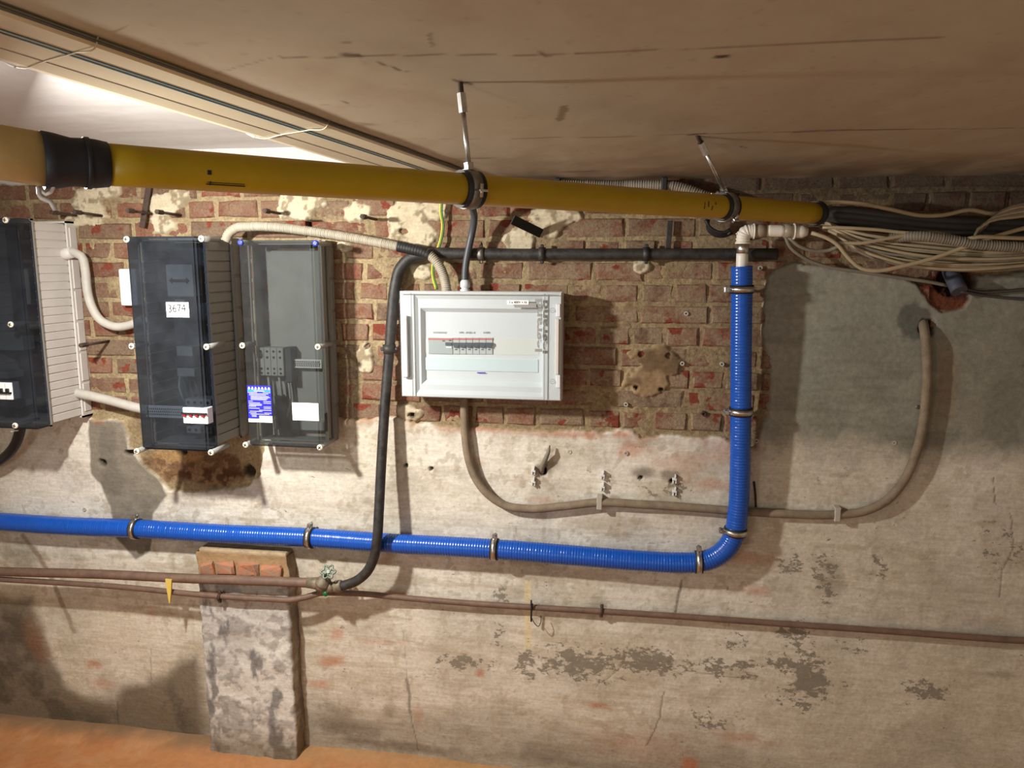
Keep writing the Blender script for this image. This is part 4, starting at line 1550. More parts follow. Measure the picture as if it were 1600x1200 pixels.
# ================================================================== YELLOW GAS PIPE
ZP = CAM_H + 0.122
YR = W(1272, 342, 0.13)
YR.z = ZP
YL = P(165, 257, ZP)
ydir = (YR - YL).normalized()
gas = thing('gas_pipe', 'big yellow plastic gas pipe slung under the ceiling', 'pipe', YR)
YRAD = 0.0262


def yp(px):
    """point on the pipe axis seen at photo column px"""
    best, bt = None, 1e9
    for i in range(-900, 3200):
        p = YL + ydir * (i * 0.0006)
        c = CAM_R.transposed() @ (p - CAM_P)
        if c.z < -0.05:
            x = 800 + FPX * c.x / -c.z
            if abs(x - px) < bt:
                best, bt = p, abs(x - px)
    return best


pts = [YL + ydir * t for t in np.linspace(0, (YR - YL).length, 40)]
sweep('barrel', pts, [YRAD] * 40, M['yellow'], gas, 32)
q = MB()
q.lathe(YR, ydir, [(-.004, YRAD + .004), (.012, YRAD + .005), (.020, YRAD + .002), (.034, .018)], 24)
q.build('end_sleeve', M['rubber'], gas)
# black wrapped coupling on the left, then the wider painted steel length
s0, s1, s2, s3 = yp(168), yp(138), yp(112), yp(66)
kink = Vector((-0.05, -0.02, 0.035))
far = yp(60) + Vector((-0.32, -0.21, 0.055))
cpts = [s0, s0.lerp(s1, .6), s1, s2, s2.lerp(s3, .6), s3]
sweep('wrapped_coupling', cpts, [YRAD + .0015, YRAD + .0035, YRAD + .004, YRAD + .003, YRAD + .007, YRAD + .0085], M['black_wrap'], gas, 28)
q = MB()
q.ring(s1.lerp(s2, .1), ydir, YRAD + .002, YRAD + .0055, .006, 28)
q.build('tape_ridge', M['black_wrap'], gas)
stl = [s3 + ydir * .01, s3.lerp(far, .25), s3.lerp(far, .6), far]
so = sweep('steel_length', stl, [YRAD + .006] * 4, M['yellow_pale'], gas, 28)
so['label'] = 'pale painted steel length beyond the black coupling'
tube('tape_tail', [s3 + Vector((.0, -.01, -.033)), s3 + Vector((.008, -.016, -.046)), s3 + Vector((.016, -.012, -.050)), s3 + Vector((.02, -.01, -.06))], .0028, M['white_panel'], gas, 8, .004, world_pts=True)
# printed marks on the barrel
nrm_v = (CAM_P - YL).normalized()


def pmark(px, dz, ln, th, nm='printed_mark'):
    c = yp(px)
    ax = ydir
    outv = (CAM_P - c)
    outv = (outv - ax * outv.dot(ax)).normalized()
    upv = ax.cross(outv).normalized()
    if upv.z < 0:
        upv = -upv
    an = dz / YRAD
    n_ = outv * math.cos(an) + upv * math.sin(an)
    t_ = -outv * math.sin(an) + upv * math.cos(an)
    R = Matrix((ax, n_, t_)).transposed()
    k = MB()
    k.box(c + n_ * (YRAD + .0002), (ln, .0008, th), R)
    return k.build(nm, M['black_wrap'], gas)


for px_, dz, ln, th in ((318, -.001, .005, .006), (345, -.0175, .052, .0016), (345, -.0145, .050, .0008), (320, -.016, .0016, .006), (1092, .004, .002, .012), (1098, -.004, .002, .010), (1086, .0, .0016, .014), (1103, .006, .0016, .006)):
    pmark(px_, dz, ln, th)


def hanger(px, top_px, label, tilt=False):
    c = yp(px)
    rod_top = None
    t = thing('pipe_hanger', label, 'pipe hanger', c, 'hangers of the yellow pipe')
    outv = CAM_P - c
    outv = (outv - ydir * outv.dot(ydir)).normalized()
    upv = ydir.cross(outv).normalized()
    if upv.z < 0:
        upv = -upv
    if tilt:
        e_up = (upv * 0.80 + outv * 0.10 + Vector((-.25, .1, 0))).normalized()
        e_up = (e_up - ydir * e_up.dot(ydir)).normalized()
    else:
        e_up = upv
    w_ = ydir.cross(e_up).normalized()
    q = MB()
    q.ring(c, ydir, YRAD - .0002, YRAD + .005, .036, 36)
    q.build('rubber_lining', M['rubber'], t)
    q = MB()
    q.ring(c, ydir, YRAD + .0045, YRAD + .0066, .018, 36)
    q.build('clamp_band', M['steel_dull'], t)
    # ears with screws half way round
    for sg in (-1, 1):
        e = outv * sg if not tilt else (outv * sg * 0.8 - upv * 0.6 * sg).normalized()
        e = (e - ydir * e.dot(ydir)).normalized()
        f = ydir.cross(e)
        R = Matrix((ydir, e, f)).transposed()
        q = MB()
        q.box(c + e * (YRAD + .013), (.018, .015, .004), R, .001, 1)
        q.build('clamp_ear', M['steel'], t)
        q = MB()
        q.cyl(c + e * (YRAD + .013) - f * .011, c + e * (YRAD + .013) + f * .011, .0032, seg=10)
        q.build('clamp_screw', M['steel'], t)
    nb = c + e_up * (YRAD + .0055)
    top = top_px
    ax = (top - nb).normalized()
    q = MB()
    q.cyl(nb, nb + ax * .012, .0085, .0085, 6, False)
    q.build('lock_nut', M['steel'], t)
    q = MB()
    q.cyl(nb + ax * .008, top - ax * .046, .0042, seg=12)
    q.build('threaded_rod', M['steel'], t)
    q = MB()
    q.cyl(top - ax * .050, top - ax * .018, .0078, .0078, 6, False)
    q.build('coupling_nut', M['steel'], t)
    q = MB()
    q.cyl(top - ax * .020, top + ax * .012, .0046, seg=12)
    q.build('anchor_stud', M['rust'], t)
    return t


hanger(732, ceil_pt(719, 128), 'upright hanger with rubber-lined ring around the middle of the yellow pipe')
hanger(1133, ceil_pt(1090, 212), 'leaning hanger with shiny long nut near the right end of the yellow pipe', True)

# ================================================================== CREAM DUCT ON THE CEILING
duct = thing('ceiling_duct', 'flat cream duct with two teal stripes running along the ceiling', 'duct', D1)
side_v = Vector((ddir.y, -ddir.x, 0)).normalized()      # towards the right hand bay
DW = 0.095


def duct_profile(t):
    return D0 + ddir * t


Ltot = (D1 - D0).length
nT = 60
q = MB()
prev = None
prof = [(DW, 0.004), (DW, -.006), (DW * .95, -.010), (DW * .2, -.013), (-DW * .3, -.016), (-DW * .7, -.020), (-DW * .93, -.017), (-DW, -.006), (-DW, .03)]
for i in range(nT + 1):
    c = duct_profile(Ltot * i / nT)
    rg = [q.bm.verts.new(c + side_v * s_ + Vector((0, 0, z_))) for s_, z_ in prof]
    if prev:
        for k_ in range(len(prof)):
            j = (k_ + 1) % len(prof)
            q.bm.faces.new((prev[k_], prev[j], rg[j], rg[k_]))
    prev = rg
q.build('duct_body', M['duct'], duct)


def duct_line(s_, z_, w_, m_, nm, t0=0.0, t1=1.0):
    q = MB()
    prev = None
    for i in range(nT + 1):
        c = duct_profile(Ltot * (t0 + (t1 - t0) * i / nT)) + side_v * s_ + Vector((0, 0, z_))
        rg = [q.bm.verts.new(c + side_v * (a_ * w_ / 2) + Vector((0, 0, b_ * .0005))) for a_, b_ in ((-1, -1), (1, -1), (1, 1), (-1, 1))]
        if prev:
            for k_ in range(4):
                j = (k_ + 1) % 4
                q.bm.faces.new((prev[k_], prev[j], rg[j], rg[k_]))
        prev = rg
    return q.build(nm, m_, duct)


duct_line(.040, -.0128, .0040, M['duct_line'], 'teal_stripe')
duct_line(.028, -.0132, .0040, M['duct_line'], 'teal_stripe')
duct_line(-.030, -.0164, .0020, M['grey_mid'], 'seam_line')
q = duct_line(DW + .004, -.005, .011, M['cable_dark'], 'edge_shadow')  # dark strip standing in for the shadow line along the duct edge
for (px_, py_) in ((82, 62), (452, 190)):
    tt = None
    best = 1e9
    for i in range(400):
        c = duct_profile(Ltot * i / 400)
        cc_ = CAM_R.transposed() @ (c - CAM_P)
        if cc_.z < -.05:
            x_ = 800 + FPX * cc_.x / -cc_.z
            if abs(x_ - px_) < best:
                best, tt = abs(x_ - px_), c
    st_ = [tt + side_v * (DW + .008) + Vector((0, 0, .004)), tt + side_v * (DW + .002) + Vector((0, 0, -.009)), tt + side_v * (DW * .5) + Vector((0, 0, -.0135)), tt + side_v * (-DW * .3) + Vector((0, 0, -.0175)), tt + side_v * (-DW * .75) + Vector((0, 0, -.0215)), tt + side_v * (-DW - .003) + Vector((0, 0, -.017)),
           tt + side_v * (-DW - .020) + ddir * -.006 + Vector((0, 0, -.008)), tt + side_v * (-DW - .036) + ddir * -.012 + Vector((0, 0, .012)), tt + side_v * (-DW - .042) + ddir * -.014 + Vector((0, 0, .034))]
    tube('strap', st_[:6], .0012, M['duct'], duct, 8, .004, world_pts=True)
    tube('strap_end', st_[5:], .0022, M['white_panel'], duct, 8, .004, world_pts=True)

# ================================================================== BLUE PIPE
BR = 0.0292
blue_ctrl = [(-150, 805, .050), (0, 815, .050), (110, 822, .050), (213, 826, .052), (350, 834, .050), (485, 840, .050), (600, 848, .050), (773, 858, .052), (900, 868, .050), (1000, 876, .050), (1060, 879, .050), (1092, 878, .050), (1118, 870, .050), (1138, 853, .050),
             (1148, 832, .050), (1153, 800, .053), (1156, 745, .058), (1157, 690, .062), (1157.5, 643, .065), (1158, 560, .070), (1158.5, 500, .074), (1159, 452, .076), (1159, 416, .078)]
nb_ = len(blue_ctrl)
tube('blue_pipe', blue_ctrl, [BR] * 12 + [BR * .99] * 3 + [BR * .95] * (nb_ - 15), M['blue'], seg=20, rib=(.00062, .0082))
bp = bpy.data.objects['blue_pipe']
tag(bp, 'bright blue ribbed sleeve pipe running along the plaster and up the wall', 'pipe')


def pipe_clamp(p, ax, ear, label, r=BR):
    """steel ring with black rubber lining on a wall stud"""
    p, ax, ear = Vector(p), Vector(ax).normalized(), Vector(ear)
    ear = (ear - ax * ear.dot(ax)).normalized()
    t = thing('pipe_clamp', label, 'pipe clamp', p, 'clamps of the blue pipe')
    q = MB()
    q.ring(p, ax, r - .001, r + .0032, .022, 28)
    q.build('rubber_lining', M['rubber'], t)
    q = MB()
    q.ring(p, ax, r + .003, r + .0055, .014, 28)
    q.build('clamp_band', M['steel'], t)
    f = ax.cross(ear)
    R = Matrix((ax, ear, f)).transposed()
    for sg in (-1, 1):
        q = MB()
        q.box(p + ear * (r + .011) + f * (sg * .004), (.014, .013, .0022), R, .0006, 1)
        q.build('clamp_ear', M['steel'], t)
    q = MB()
    q.cyl(p + ear * (r + .012) - f * .012, p + ear * (r + .012) + f * .010, .003, seg=10)
    q.cyl(p + ear * (r + .012) - f * .014, p + ear * (r + .012) - f * .009, .0052, seg=10)
    q.cyl(p + ear * (r + .012) + f * .0095, p + ear * (r + .012) + f * .013, .0052, seg=6)
    q.build('clamp_screw', M['steel'], t)
    q = MB()
    q.cyl(p + Vector((0, r + .004, 0)), Vector((p.x, .004, p.z)), .004, seg=10)
    q.build('wall_stud', M['steel_dull'], t)
    return t


def tan_of(a, b):
    return (W(*b) - W(*a)).normalized()


for (px, py, of, lb) in ((213, 826, .052, 'steel clamp on the blue pipe under the grey cement strip, left end'), (485, 840, .050, 'steel clamp on the blue pipe just right of the masonry pier'), (773, 858, .052, 'steel clamp on the blue pipe below the hanging brown cable'),
                         (1092, 878, .050, 'steel clamp on the blue pipe where its bend begins')):
    pipe_clamp(W(px, py, of), tan_of((px - 30, py - 2, of), (px + 30, py + (2 if px < 1000 else 0), of)), (0, 0, 1), lb)
for (px, py, of, lb) in ((1149, 830, .050, 'steel clamp on the upright blue pipe just above its bend'), (1157.5, 643, .065, 'steel clamp halfway up the upright blue pipe'), (1159, 452, .076, 'steel clamp at the top of the upright blue pipe')):
    pipe_clamp(W(px, py, of), tan_of((px - .5, py + 20, of), (px + .5, py - 20, of)) + Vector((.06, 0, .0)) * (py > 800), (-1, -.15, 0), lb, BR * .95)

# white composite pipe with fittings above the blue sleeve
wp = thing('composite_pipe', 'white composite pipe with ribbed elbow above the blue pipe', 'pipe', W(1160, 416, .078))
tube('upright_length', [(1159, 425, .078), (1160, 395, .078)], .0155, M['pvc_white'], wp, 20, .01)
tube('press_sleeve', [(1160.5, 396, .078), (1161, 381, .078)], .0165, M['steel'], wp, 20, .01)
tube('press_sleeve', [(1179, 361.5, .078), (1197, 360.5, .078)], .0175, M['pvc_fit'], wp, 20, .01)
tube('cross_length', [(1196, 360.5, .078), (1227, 361, .078)], .0155, M['pvc_white'], wp, 20, .01)
tube('press_sleeve', [(1225, 361, .078), (1241, 361.5, .078)], .0172, M['pvc_fit'], wp, 20, .01)
tube('cross_length', [(1240, 361.5, .078), (1254, 362, .078), (1262, 362.5, .078)], [.0165, .0165, .010], M['pvc_white'], wp, 20, .005)
for p0, p1 in (((1153.0, 381), (1169, 381)),):
    q = MB()
    q.ring(W(1161, 380, .078), (0, 0, 1), .008, .0205, .004, 24)
    q.build('collar_ring', M['pvc_white'], wp)
for x_ in (1178, 1241):
    q = MB()
    q.ring(W(x_, 361.5, .078), (1, 0, 0), .008, .0205, .004, 24)
    q.build('collar_ring', M['pvc_white'], wp)
tube('ribbed_elbow', [(1161, 380, .078), (1161.2, 370, .078), (1164, 364, .078), (1170, 361.8, .078), (1178, 361.5, .078)], .0175, M['pvc_white'], wp, 16, rib=(.0013, .0052))

# ================================================================== BLACK PAINTED PIPE AND VALVE
bpts = [(1215, 397, .03), (1100, 397, .03), (1000, 397, .03), (900, 397, .03), (800, 397, .03), (720, 396, .03), (668, 397, .032), (640, 404, .034), (625, 420, .036), (618, 445, .038), (613, 490, .042), (609, 540, .046), (604, 600, .052), (599, 670, .065), (595, 740, .082),
        (592, 800, .097), (589, 845, .104), (584, 872, .104), (572, 895, .100), (556, 908, .096), (540, 914, .094), (522, 918, .094)]
tube('black_pipe', bpts, [.0155] * 6 + [.0165] * 5 + [.0150] * (len(bpts) - 11), M['pipe_black'], seg=16, step=.01)
tag(bpy.data.objects['black_pipe'], 'black painted lead pipe along the bricks and down past the fuse box', 'pipe')


def saddle(px, py, off, ax, r, m_, label, w=.018, cat='pipe clip', nm='pipe_clip'):
    p = W(px, py, off)
    t = thing(nm, label, cat, p)
    q = MB()
    q.ring(p, ax, r - .0005, r + .0035, w, 20)
    q.build('clip_band', m_, t)
    q = MB()
    q.cyl(p + Vector((0, r, 0)), Vector((p.x, .004, p.z)), .0045, seg=8)
    q.build('clip_stem', M['rust'], t)
    a_ = Vector(ax).normalized()
    e = a_.cross(Vector((0, 1, 0))).normalized()
    for sg in (-1, 1):
        q = MB()
        q.box(p + e * sg * (r + .006) + Vector((0, -.002, 0)), (.010, .008, .010), None, .002, 1)
        q.build('clip_lug', m_, t)
    return t


saddle(608.5, 545, .047, (0.05, 0, -1), .0155, M['pipe_black'], 'black cast bracket on the upright black pipe left of the fuse box', .026)
saddle(847, 397, .03, (1, 0, 0), .0158, M['pipe_black'], 'black bracket on the level pipe above the fuse box corner')
saddle(1010, 397, .03, (1, 0, 0), .0158, M['pipe_black'], 'black bracket with mortar crumbs on the level black pipe')
saddle(752, 397, .03, (1, 0, 0), .0158, M['steel_dull'], 'dull steel bracket on the level black pipe beside the dark cable')

# upper brown pipe with the stop valve at its end
up_pipe = [(-150, 886, .094), (0, 893, .094), (150, 897, .096), (300, 904, .096), (420, 908, .096), (490, 911, .096)]
tube('brown_pipe', up_pipe, .0148, M['pipe_brown'], seg=16, step=.02)
tag(bpy.data.objects['brown_pipe'], 'thicker upper brown pipe running left from the green-wheeled valve', 'pipe')
lowp = [(-150, 891, .094), (0, 905, .094), (100, 911, .094), (200, 918, .094), (300, 928, .094), (350, 932, .094), (420, 936, .093), (455, 937, .090), (478, 933, .084), (500, 927, .075), (530, 926.5, .062), (570, 928, .048), (620, 933, .036), (700, 940, .030), (850, 950, .028), (1000, 959, .028),
        (1200, 973, .028), (1400, 987, .028), (1600, 1001, .028), (1850, 1007, .028)]
o = tube('brown_pipe', lowp, .0092, M['pipe_brown'], seg=14, step=.012)
tag(o, 'thin lower brown pipe crossing the whole wall', 'pipe')

vp = W(505, 914, .096)
valve = thing('stop_valve', 'old brass stop valve with green handwheel at the brown pipe end', 'valve', vp)
q = MB()
q.lathe(W(481, 910.5, .096), tan_of((481, 910.5, .096), (505, 912, .096)), [(0, .017), (.022, .0185), (.026, .020), (.040, .020)], 8)
q.build('union_nut', M['brass_dirty'], valve)
bd = Vector((.45, -.22, .86)).normalized()
b0 = W(503, 916, .098)
q = MB()
q.lathe(b0 - bd * .012, bd, [(0, .018), (.018, .0215), (.022, .0215), (.024, .0245), (.031, .0245), (.033, .0215), (.037, .0215), (.038, .0185), (.048, .0165), (.050, .0105), (.055, .009)], 20)
q.build('bonnet', M['brass_dirty'], valve)
q = MB()
q.cyl(b0 + bd * .035, b0 + bd * .062, .0055, .0045, 12)
q.build('spindle', M['green_wheel'], valve)
hc = b0 + bd * .062
wu, wv = frame(bd)
wn = (bd * .75 + Vector((-.15, -.62, 0))).normalized()
wu, wv = frame(wn)
q = MB()
# lobed handwheel rim: one closed tube
rim = []
NL = 60
for i in range(NL):
    t = 2 * math.pi * i / NL
    rr_ = .0185 + .0035 * math.cos(6 * t)
    rim.append(hc + (wu * math.cos(t) + wv * math.sin(t)) * rr_)
sg = 8
V = []
for i in range(NL):
    tg = (rim[(i + 1) % NL] - rim[i - 1]).normalized()
    n1 = tg.cross(wn).normalized()
    V.append([q.bm.verts.new(rim[i] + n1 * (.0030 * math.cos(2 * math.pi * k / sg)) + wn * (.0034 * math.sin(2 * math.pi * k / sg))) for k in range(sg)])
for i in range(NL):
    for k in range(sg):
        f = q.bm.faces.new((V[i][k], V[i][(k + 1) % sg], V[(i + 1) % NL][(k + 1) % sg], V[(i + 1) % NL][k]))
        f.smooth = True
for i in range(6):
    t = 2 * math.pi * (i + .5) / 6
    q.cyl(hc, hc + (wu * math.cos(t) + wv * math.sin(t)) * .0155, .0028, .0024, 8)
q.cyl(hc - wn * .004, hc + wn * .005, .0065, .0055, 12)
q.build('handwheel', M['green_wheel'], valve)
q = MB()
q.lathe(W(507, 925, .104), (W(520, 915, .1) - W(507, 925, .104)), [(0, .0095), (.012, .0115), (.020, .0135), (.034, .0145)], 14)
q.build('side_branch', M['brass_dirty'], valve)
q = MB()
q.lathe(W(533, 915.5, .095), tan_of((533, 915.5, .095), (515, 918, .095)), [(-.004, .0165), (.0, .0185), (.018, .0185), (.022, .0165), (.040, .0155)], 10)
q.build('wiped_joint', M['brass_dirty'], valve)
q = MB()
q.lathe(W(509, 927, .108), (-.15, -.9, -.35), [(-.012, .0085), (.002, .0095), (.006, .0080), (.008, .003)], 14)
q.build('drain_cap', M['green_cap'], valve)

# bits hanging on the brown pipes
p = W(262, 900, .096)
q = MB()
q.prism([W(258, 905, .115), W(268, 906, .115), W(267, 925, .113), W(265.5, 942, .112), W(264, 943, .112), (W(260, 920, .113))], (0, .006, 0))
wdg = q.build('wooden_wedge', M['tape_yellow'])
tag(wdg, 'pale yellow pointed wedge stuck behind the brown pipes at left', 'wedge')
p = W(831, 949, .028)
tie = thing('cable_tie', 'black cable tie with a looped tail on the thin brown pipe', 'cable tie', p)
q = MB()
q.ring(p, (1, 0, -.06), .0095, .0118, .005, 20)
q.build('tie_loop', M['rubber'], tie)
tube('tie_tail', [(830, 938, .042), (830.5, 950, .043), (830, 962, .042), (830, 971, .041)], .0028, M['rubber'], tie, 8, .006)
tube('tie_end', [(831, 966, .040), (836, 975, .045), (841, 979, .046), (845, 972, .044), (845, 962, .038)], .0013, M['rubber'], tie, 8, .006)
saddle(940, 954, .028, (1, 0, -.06), .0095, M['rust'], 'rusty little pipe hook on the thin brown pipe', .007)
saddle(344, 932, .094, (1, 0, -.06), .0095, M['rust'], 'dark pipe hook holding the thin brown pipe to the pier', .009)

# ================================================================== CABLES AND CONDUITS NEAR THE BOXES
def single(name, ctrl, r, m_, label, cat, group=None, **kw):
    o = tube(name, ctrl, r, m_, **kw)
    return tag(o, label, cat, group)


single('drooping_cable', [(725, 622, .03), (725.5, 650, .028), (727, 680, .028), (731, 712, .029), (741, 743, .029), (760, 770, .029), (788, 789, .029), (825, 795, .029), (880, 791, .029), (937, 785, .029), (1000, 788, .028), (1080, 793, .027), (1145, 798, .027), (1230, 803, .027), (1307, 804, .027), (1350, 799, .028),
                          (1385, 782, .029), (1413, 750, .029), (1430, 712, .029), (1441, 670, .029), (1447, 620, .030), (1448.5, 570, .030), (1446, 530, .028), (1443, 508, .012), (1442, 502, -.01)], .0122, M['grey_brown_cable'], 'thick dusty brown cable looping from fuse box to the right wall hole', 'cable', seg=14)
for (px, py, lb) in ((937, 786, 'grey plastic cable clip below the paired white saddles'), (1307, 804, 'grey plastic cable clip at the start of the right cable bend')):
    p = W(px, py, .027)
    q = MB()
    q.box(p + Vector((0, -.010, 0.002)), (.016, .010, .038), None, .002, 1)
    q.box(p + Vector((0, .006, .021)), (.016, .042, .006), None, .001, 1)
    c = q.build('cable_clip', M['plug'])
    tag(c, lb, 'cable clip', 'grey clips on the brown cable')
single('dark_cable', [(727, 450, .06), (726.5, 434, .06), (728, 412, .060), (733, 385, .062), (738, 362, .066), (741, 340, .085), (737, 322, .13), (728, 306, .22), (722, 290, .33)], .0098, M['dark_cable'], 'dark grey cable from the gland on the fuse box up behind the yellow pipe', 'cable', seg=14)
cond = thing('flexible_conduit', 'long beige flexible conduit arching from the right meter box to the fuse box', 'conduit', W(500, 370, .06))
tube('ribbed_tube', [(353, 376, .09), (357, 366, .09), (368, 357, .088), (392, 354, .085), (430, 355, .08), (480, 361, .07), (540, 370, .065), (590, 379, .065), (625, 386, .065), (650, 391, .065), (670, 398, .064), (684, 412, .062), (693, 430, .06), (697, 448, .058), (698, 460, .056)], .0135, M['beige_conduit'], cond, 16, rib=(.0011, .0052))
tube('tape_wrap', [(622, 385, .065), (645, 390, .066), (661, 394, .065), (671, 399, .064)], .0155, M['rubber'], cond, 16, rib=(.0004, .008))
ew = thing('earth_wire', 'green and yellow earth wire dropping behind the conduit into the fuse box', 'wire', W(690, 390, .03))
for i, (dx, m_) in enumerate(((-1.2, 'earth_yellow'), (1.2, 'earth_green'))):
    tube('wire_strand', [(690 + dx, 312, .03), (689 + dx, 330, .028), (692 + dx, 352, .026), (688 + dx, 378, .026), (679 + dx, 402, .024), (676 + dx, 425, .03), (682 + dx, 452, .045)], .0026, M[m_], ew, 8, .01)
single('conduit', [(103, 394, .055), (116, 394, .055), (127, 400, .05), (133, 420, .045), (136, 450, .045), (143, 478, .045), (156, 499, .045), (178, 510, .045), (203, 508, .045), (225, 498, .05)], .0130, M['grey_conduit'], 'grey S-shaped conduit from the left meter box to the middle one', 'conduit', seg=16)
single('conduit', [(108, 612, .05), (130, 616, .05), (165, 624, .046), (210, 636, .045), (240, 643, .045)], .0150, M['grey_conduit'], 'lower straight grey conduit sloping from the left meter box to the middle one', 'conduit', seg=16)
for (p0, p1, lb) in (((97, 398, .052), (114, 394, .055), 'grey collar of the upper S-shaped conduit'), ((100, 610, .048), (119, 614, .05), 'grey collar of the lower straight conduit')):
    q = MB()
    a, b = W(*p0), W(*p1)
    q.lathe(a, b - a, [(0, .0175), (.010, .0175), (.012, .0185), (.020, .0185), ((b - a).length, .0165)], 18)
    tag(q.build('conduit_collar', M['grey_plastic']), lb, 'conduit fitting')
single('black_cable', [(34, 640, .10), (32, 668, .10), (26, 690, .09), (14, 708, .08), (-4, 722, .07), (-40, 738, .06)], .0155, M['black_plastic'], 'thick black cable leaving the bottom of the left meter box', 'cable', seg=14)
# white tag hanging under the left meter box
q = MB()
a = W(22, 675, .215)
q.prism([a + Vector((-.012, 0, 0)), a + Vector((.012, 0, .003)), a + Vector((.014, 0, .006)), a + Vector((-.010, 0, .005))], (0, .003, 0))
tag(q.build('plastic_strip', M['white_panel']), 'thin white plastic strip under the lower screw of the left meter box', 'strip')

# corrugated conduit along the ceiling, two black clips
single('grey_corrugated_conduit', [(640, 300, .16), (760, 291, .10), (850, 290, .07), (900, 290, .06), (960, 291, .055), (1020, 290, .055), (1050, 291, .055), (1075, 297, .055), (1100, 306, .055), (1125, 314, .055), (1150, 326, .055)], .0142, M['cable_grey'], 'grey corrugated conduit under the ceiling behind the yellow pipe', 'conduit', seg=14, rib=(.0011, .0062))
for (px, py, lb) in ((872, 289, 'black conduit clip just above the yellow pipe'), (1038, 288, 'black conduit clip where the corrugated conduit bends down')):
    p = W(px, py, .056)
    q = MB()
    q.box(p, (.016, .034, .036), None, .003, 1)
    tag(q.build('conduit_clip', M['rubber']), lb, 'conduit clip')

# ================================================================== CABLE BUNDLE AT THE RIGHT
G = 'beige cables of the sagging bundle'
rc = random.Random(12)
n_c = 27
for i in range(n_c):
    t = i / (n_c - 1)
    w_ = .050 + .050 * ((i * 7) % 11) / 10
    e1, e2, e3 = (rc.uniform(-2.2, 2.2) for _ in range(3))
    ctrl = [(1282, 343 + 14 * t, .03), (1300 + 8 * t, 350 + 17 * t, w_ * .8), (1338 - 2 * t, 361 + 28 * t + e1, w_), (1386, 368 + 40 * t + e1, w_ + .01), (1440, 374 + 45 * t + e2, w_ + .012),
            (1500, 380 + 43 * t + e2, w_ + .012), (1560, 384 + 38 * t + e3, w_ + .01), (1620, 383 + 33 * t + e3, w_), (1850, 374 + 30 * t + e3, w_)]
    m_ = M['cable_beige'] if rc.random() < .72 else M['cable_grey']
    single('data_cable', ctrl, rc.choice([.0034, .0038, .0040, .0032]), m_, 'thin beige or grey cable sagging inside the bundle at the right', 'cable', G, seg=8, step=.02)
for j, (ctrl, r_, m_, lb) in enumerate([
        ([(1238, 328, .10), (1262, 320, .11), (1300, 316, .11), (1350, 319, .10), (1395, 328, .10), (1440, 337, .10), (1475, 336, .10), (1515, 328, .10), (1550, 334, .10), (1590, 328, .10), (1850, 318, .10)], .0052, 'cable_beige', 'topmost beige cable waving above the bundle'),
        ([(1268, 364, .12), (1288, 370, .13), (1306, 380, .13), (1325, 402, .13), (1345, 419, .13), (1372, 423, .13), (1410, 416, .13), (1460, 403, .13), (1510, 385, .13), (1560, 368, .13), (1610, 354, .13), (1850, 338, .12)], .0052, 'cable_beige', 'beige cable crossing in front of the bundle from lower left to upper right'),
        ([(1285, 355, .11), (1320, 356, .12), (1370, 359, .12), (1420, 364, .12), (1460, 364, .12), (1500, 372, .10), (1560, 378, .09)], .0045, 'cable_beige', 'nearly level beige cable on the upper edge of the bundle'),
        ([(1310, 379, .12), (1345, 380, .125), (1385, 373, .125), (1430, 366, .12), (1470, 366, .11)], .0046, 'cable_beige', 'beige cable rising gently across the start of the bundle'),
        ([(1226, 366, .07), (1234, 385, .06), (1255, 402, .05), (1290, 416, .04), (1340, 424, .035), (1400, 433, .03), (1455, 441, .025), (1480, 446, .02)], .0048, 'cable_grey', 'grey cable sagging alone below the bundle along the grey render'),
        ([(1232, 370, .07), (1248, 384, .065), (1272, 392, .06), (1296, 391, .06), (1312, 384, .07)], .0050, 'cable_grey', 'short grey cable loop under the white composite pipe end'),
        ([(1508, 374, .13), (1530, 370, .14), (1560, 371, .14), (1620, 373, .13), (1850, 370, .12)], .0050, 'cable_beige', 'pale level cable above the corrugated conduit at the far right'),
        ([(1490, 447, .05), (1530, 456, .03), (1570, 455, .025), (1620, 450, .025), (1850, 445, .025)], .0046, 'cable_dark', 'thin dark cable leaving the broken hole to the right, upper'),
        ([(1500, 455, .05), (1540, 462, .03), (1580, 466, .025), (1640, 468, .025), (1850, 466, .025)], .0040, 'cable_dark', 'thin dark cable leaving the broken hole to the right, lower')]):
    single('cable', ctrl, r_, M[m_], lb, 'cable', seg=10)
for j in range(6):
    ctrl = [(1522 + j * 3, 372 - 3 * j, .10), (1528 + j * 4, 358 - 3 * j, .12), (1545 + 4 * j, 346 - 3.2 * j, .12), (1580, 340 - 3.4 * j, .12), (1640, 334 - 3.5 * j, .12), (1850, 330 - 4 * j, .12)]
    single('data_cable', ctrl, .0040, M['cable_grey'] if j % 2 else M['cable_beige'], ('lowest', 'second from the bottom', 'third from the bottom', 'third from the top', 'second from the top', 'topmost')[j] + ' of six cables curling up at the far right', 'cable', 'cables curling up at the far right', seg=8, step=.02)
for j, (y0, y1, r_, lb) in enumerate(((326, 345, .010, 'upper of three dark sheathed cables behind the bundle'), (334, 354, .012, 'middle of three dark sheathed cables behind the bundle'), (343, 364, .011, 'lowest of three dark sheathed cables behind the bundle'))):
    single('sheathed_cable', [(1275, y0, .05), (1330, y0 + 4, .055), (1400, y0 + 12, .06), (1460, y1 - 1, .06), (1520, y1 + 2, .06), (1600, y1 + 4, .06), (1850, y1 + 4, .06)], r_, M['cable_dark'], lb, 'cable', seg=12, step=.02)
single('grey_corrugated_conduit', [(1390, 372, .10), (1440, 369, .13), (1480, 374, .13), (1530, 382, .13), (1590, 386, .13), (1850, 388, .13)], .0125, M['cable_grey'], 'grey corrugated conduit lying on top of the sagging cable bundle', 'conduit', seg=12, rib=(.0010, .0062))
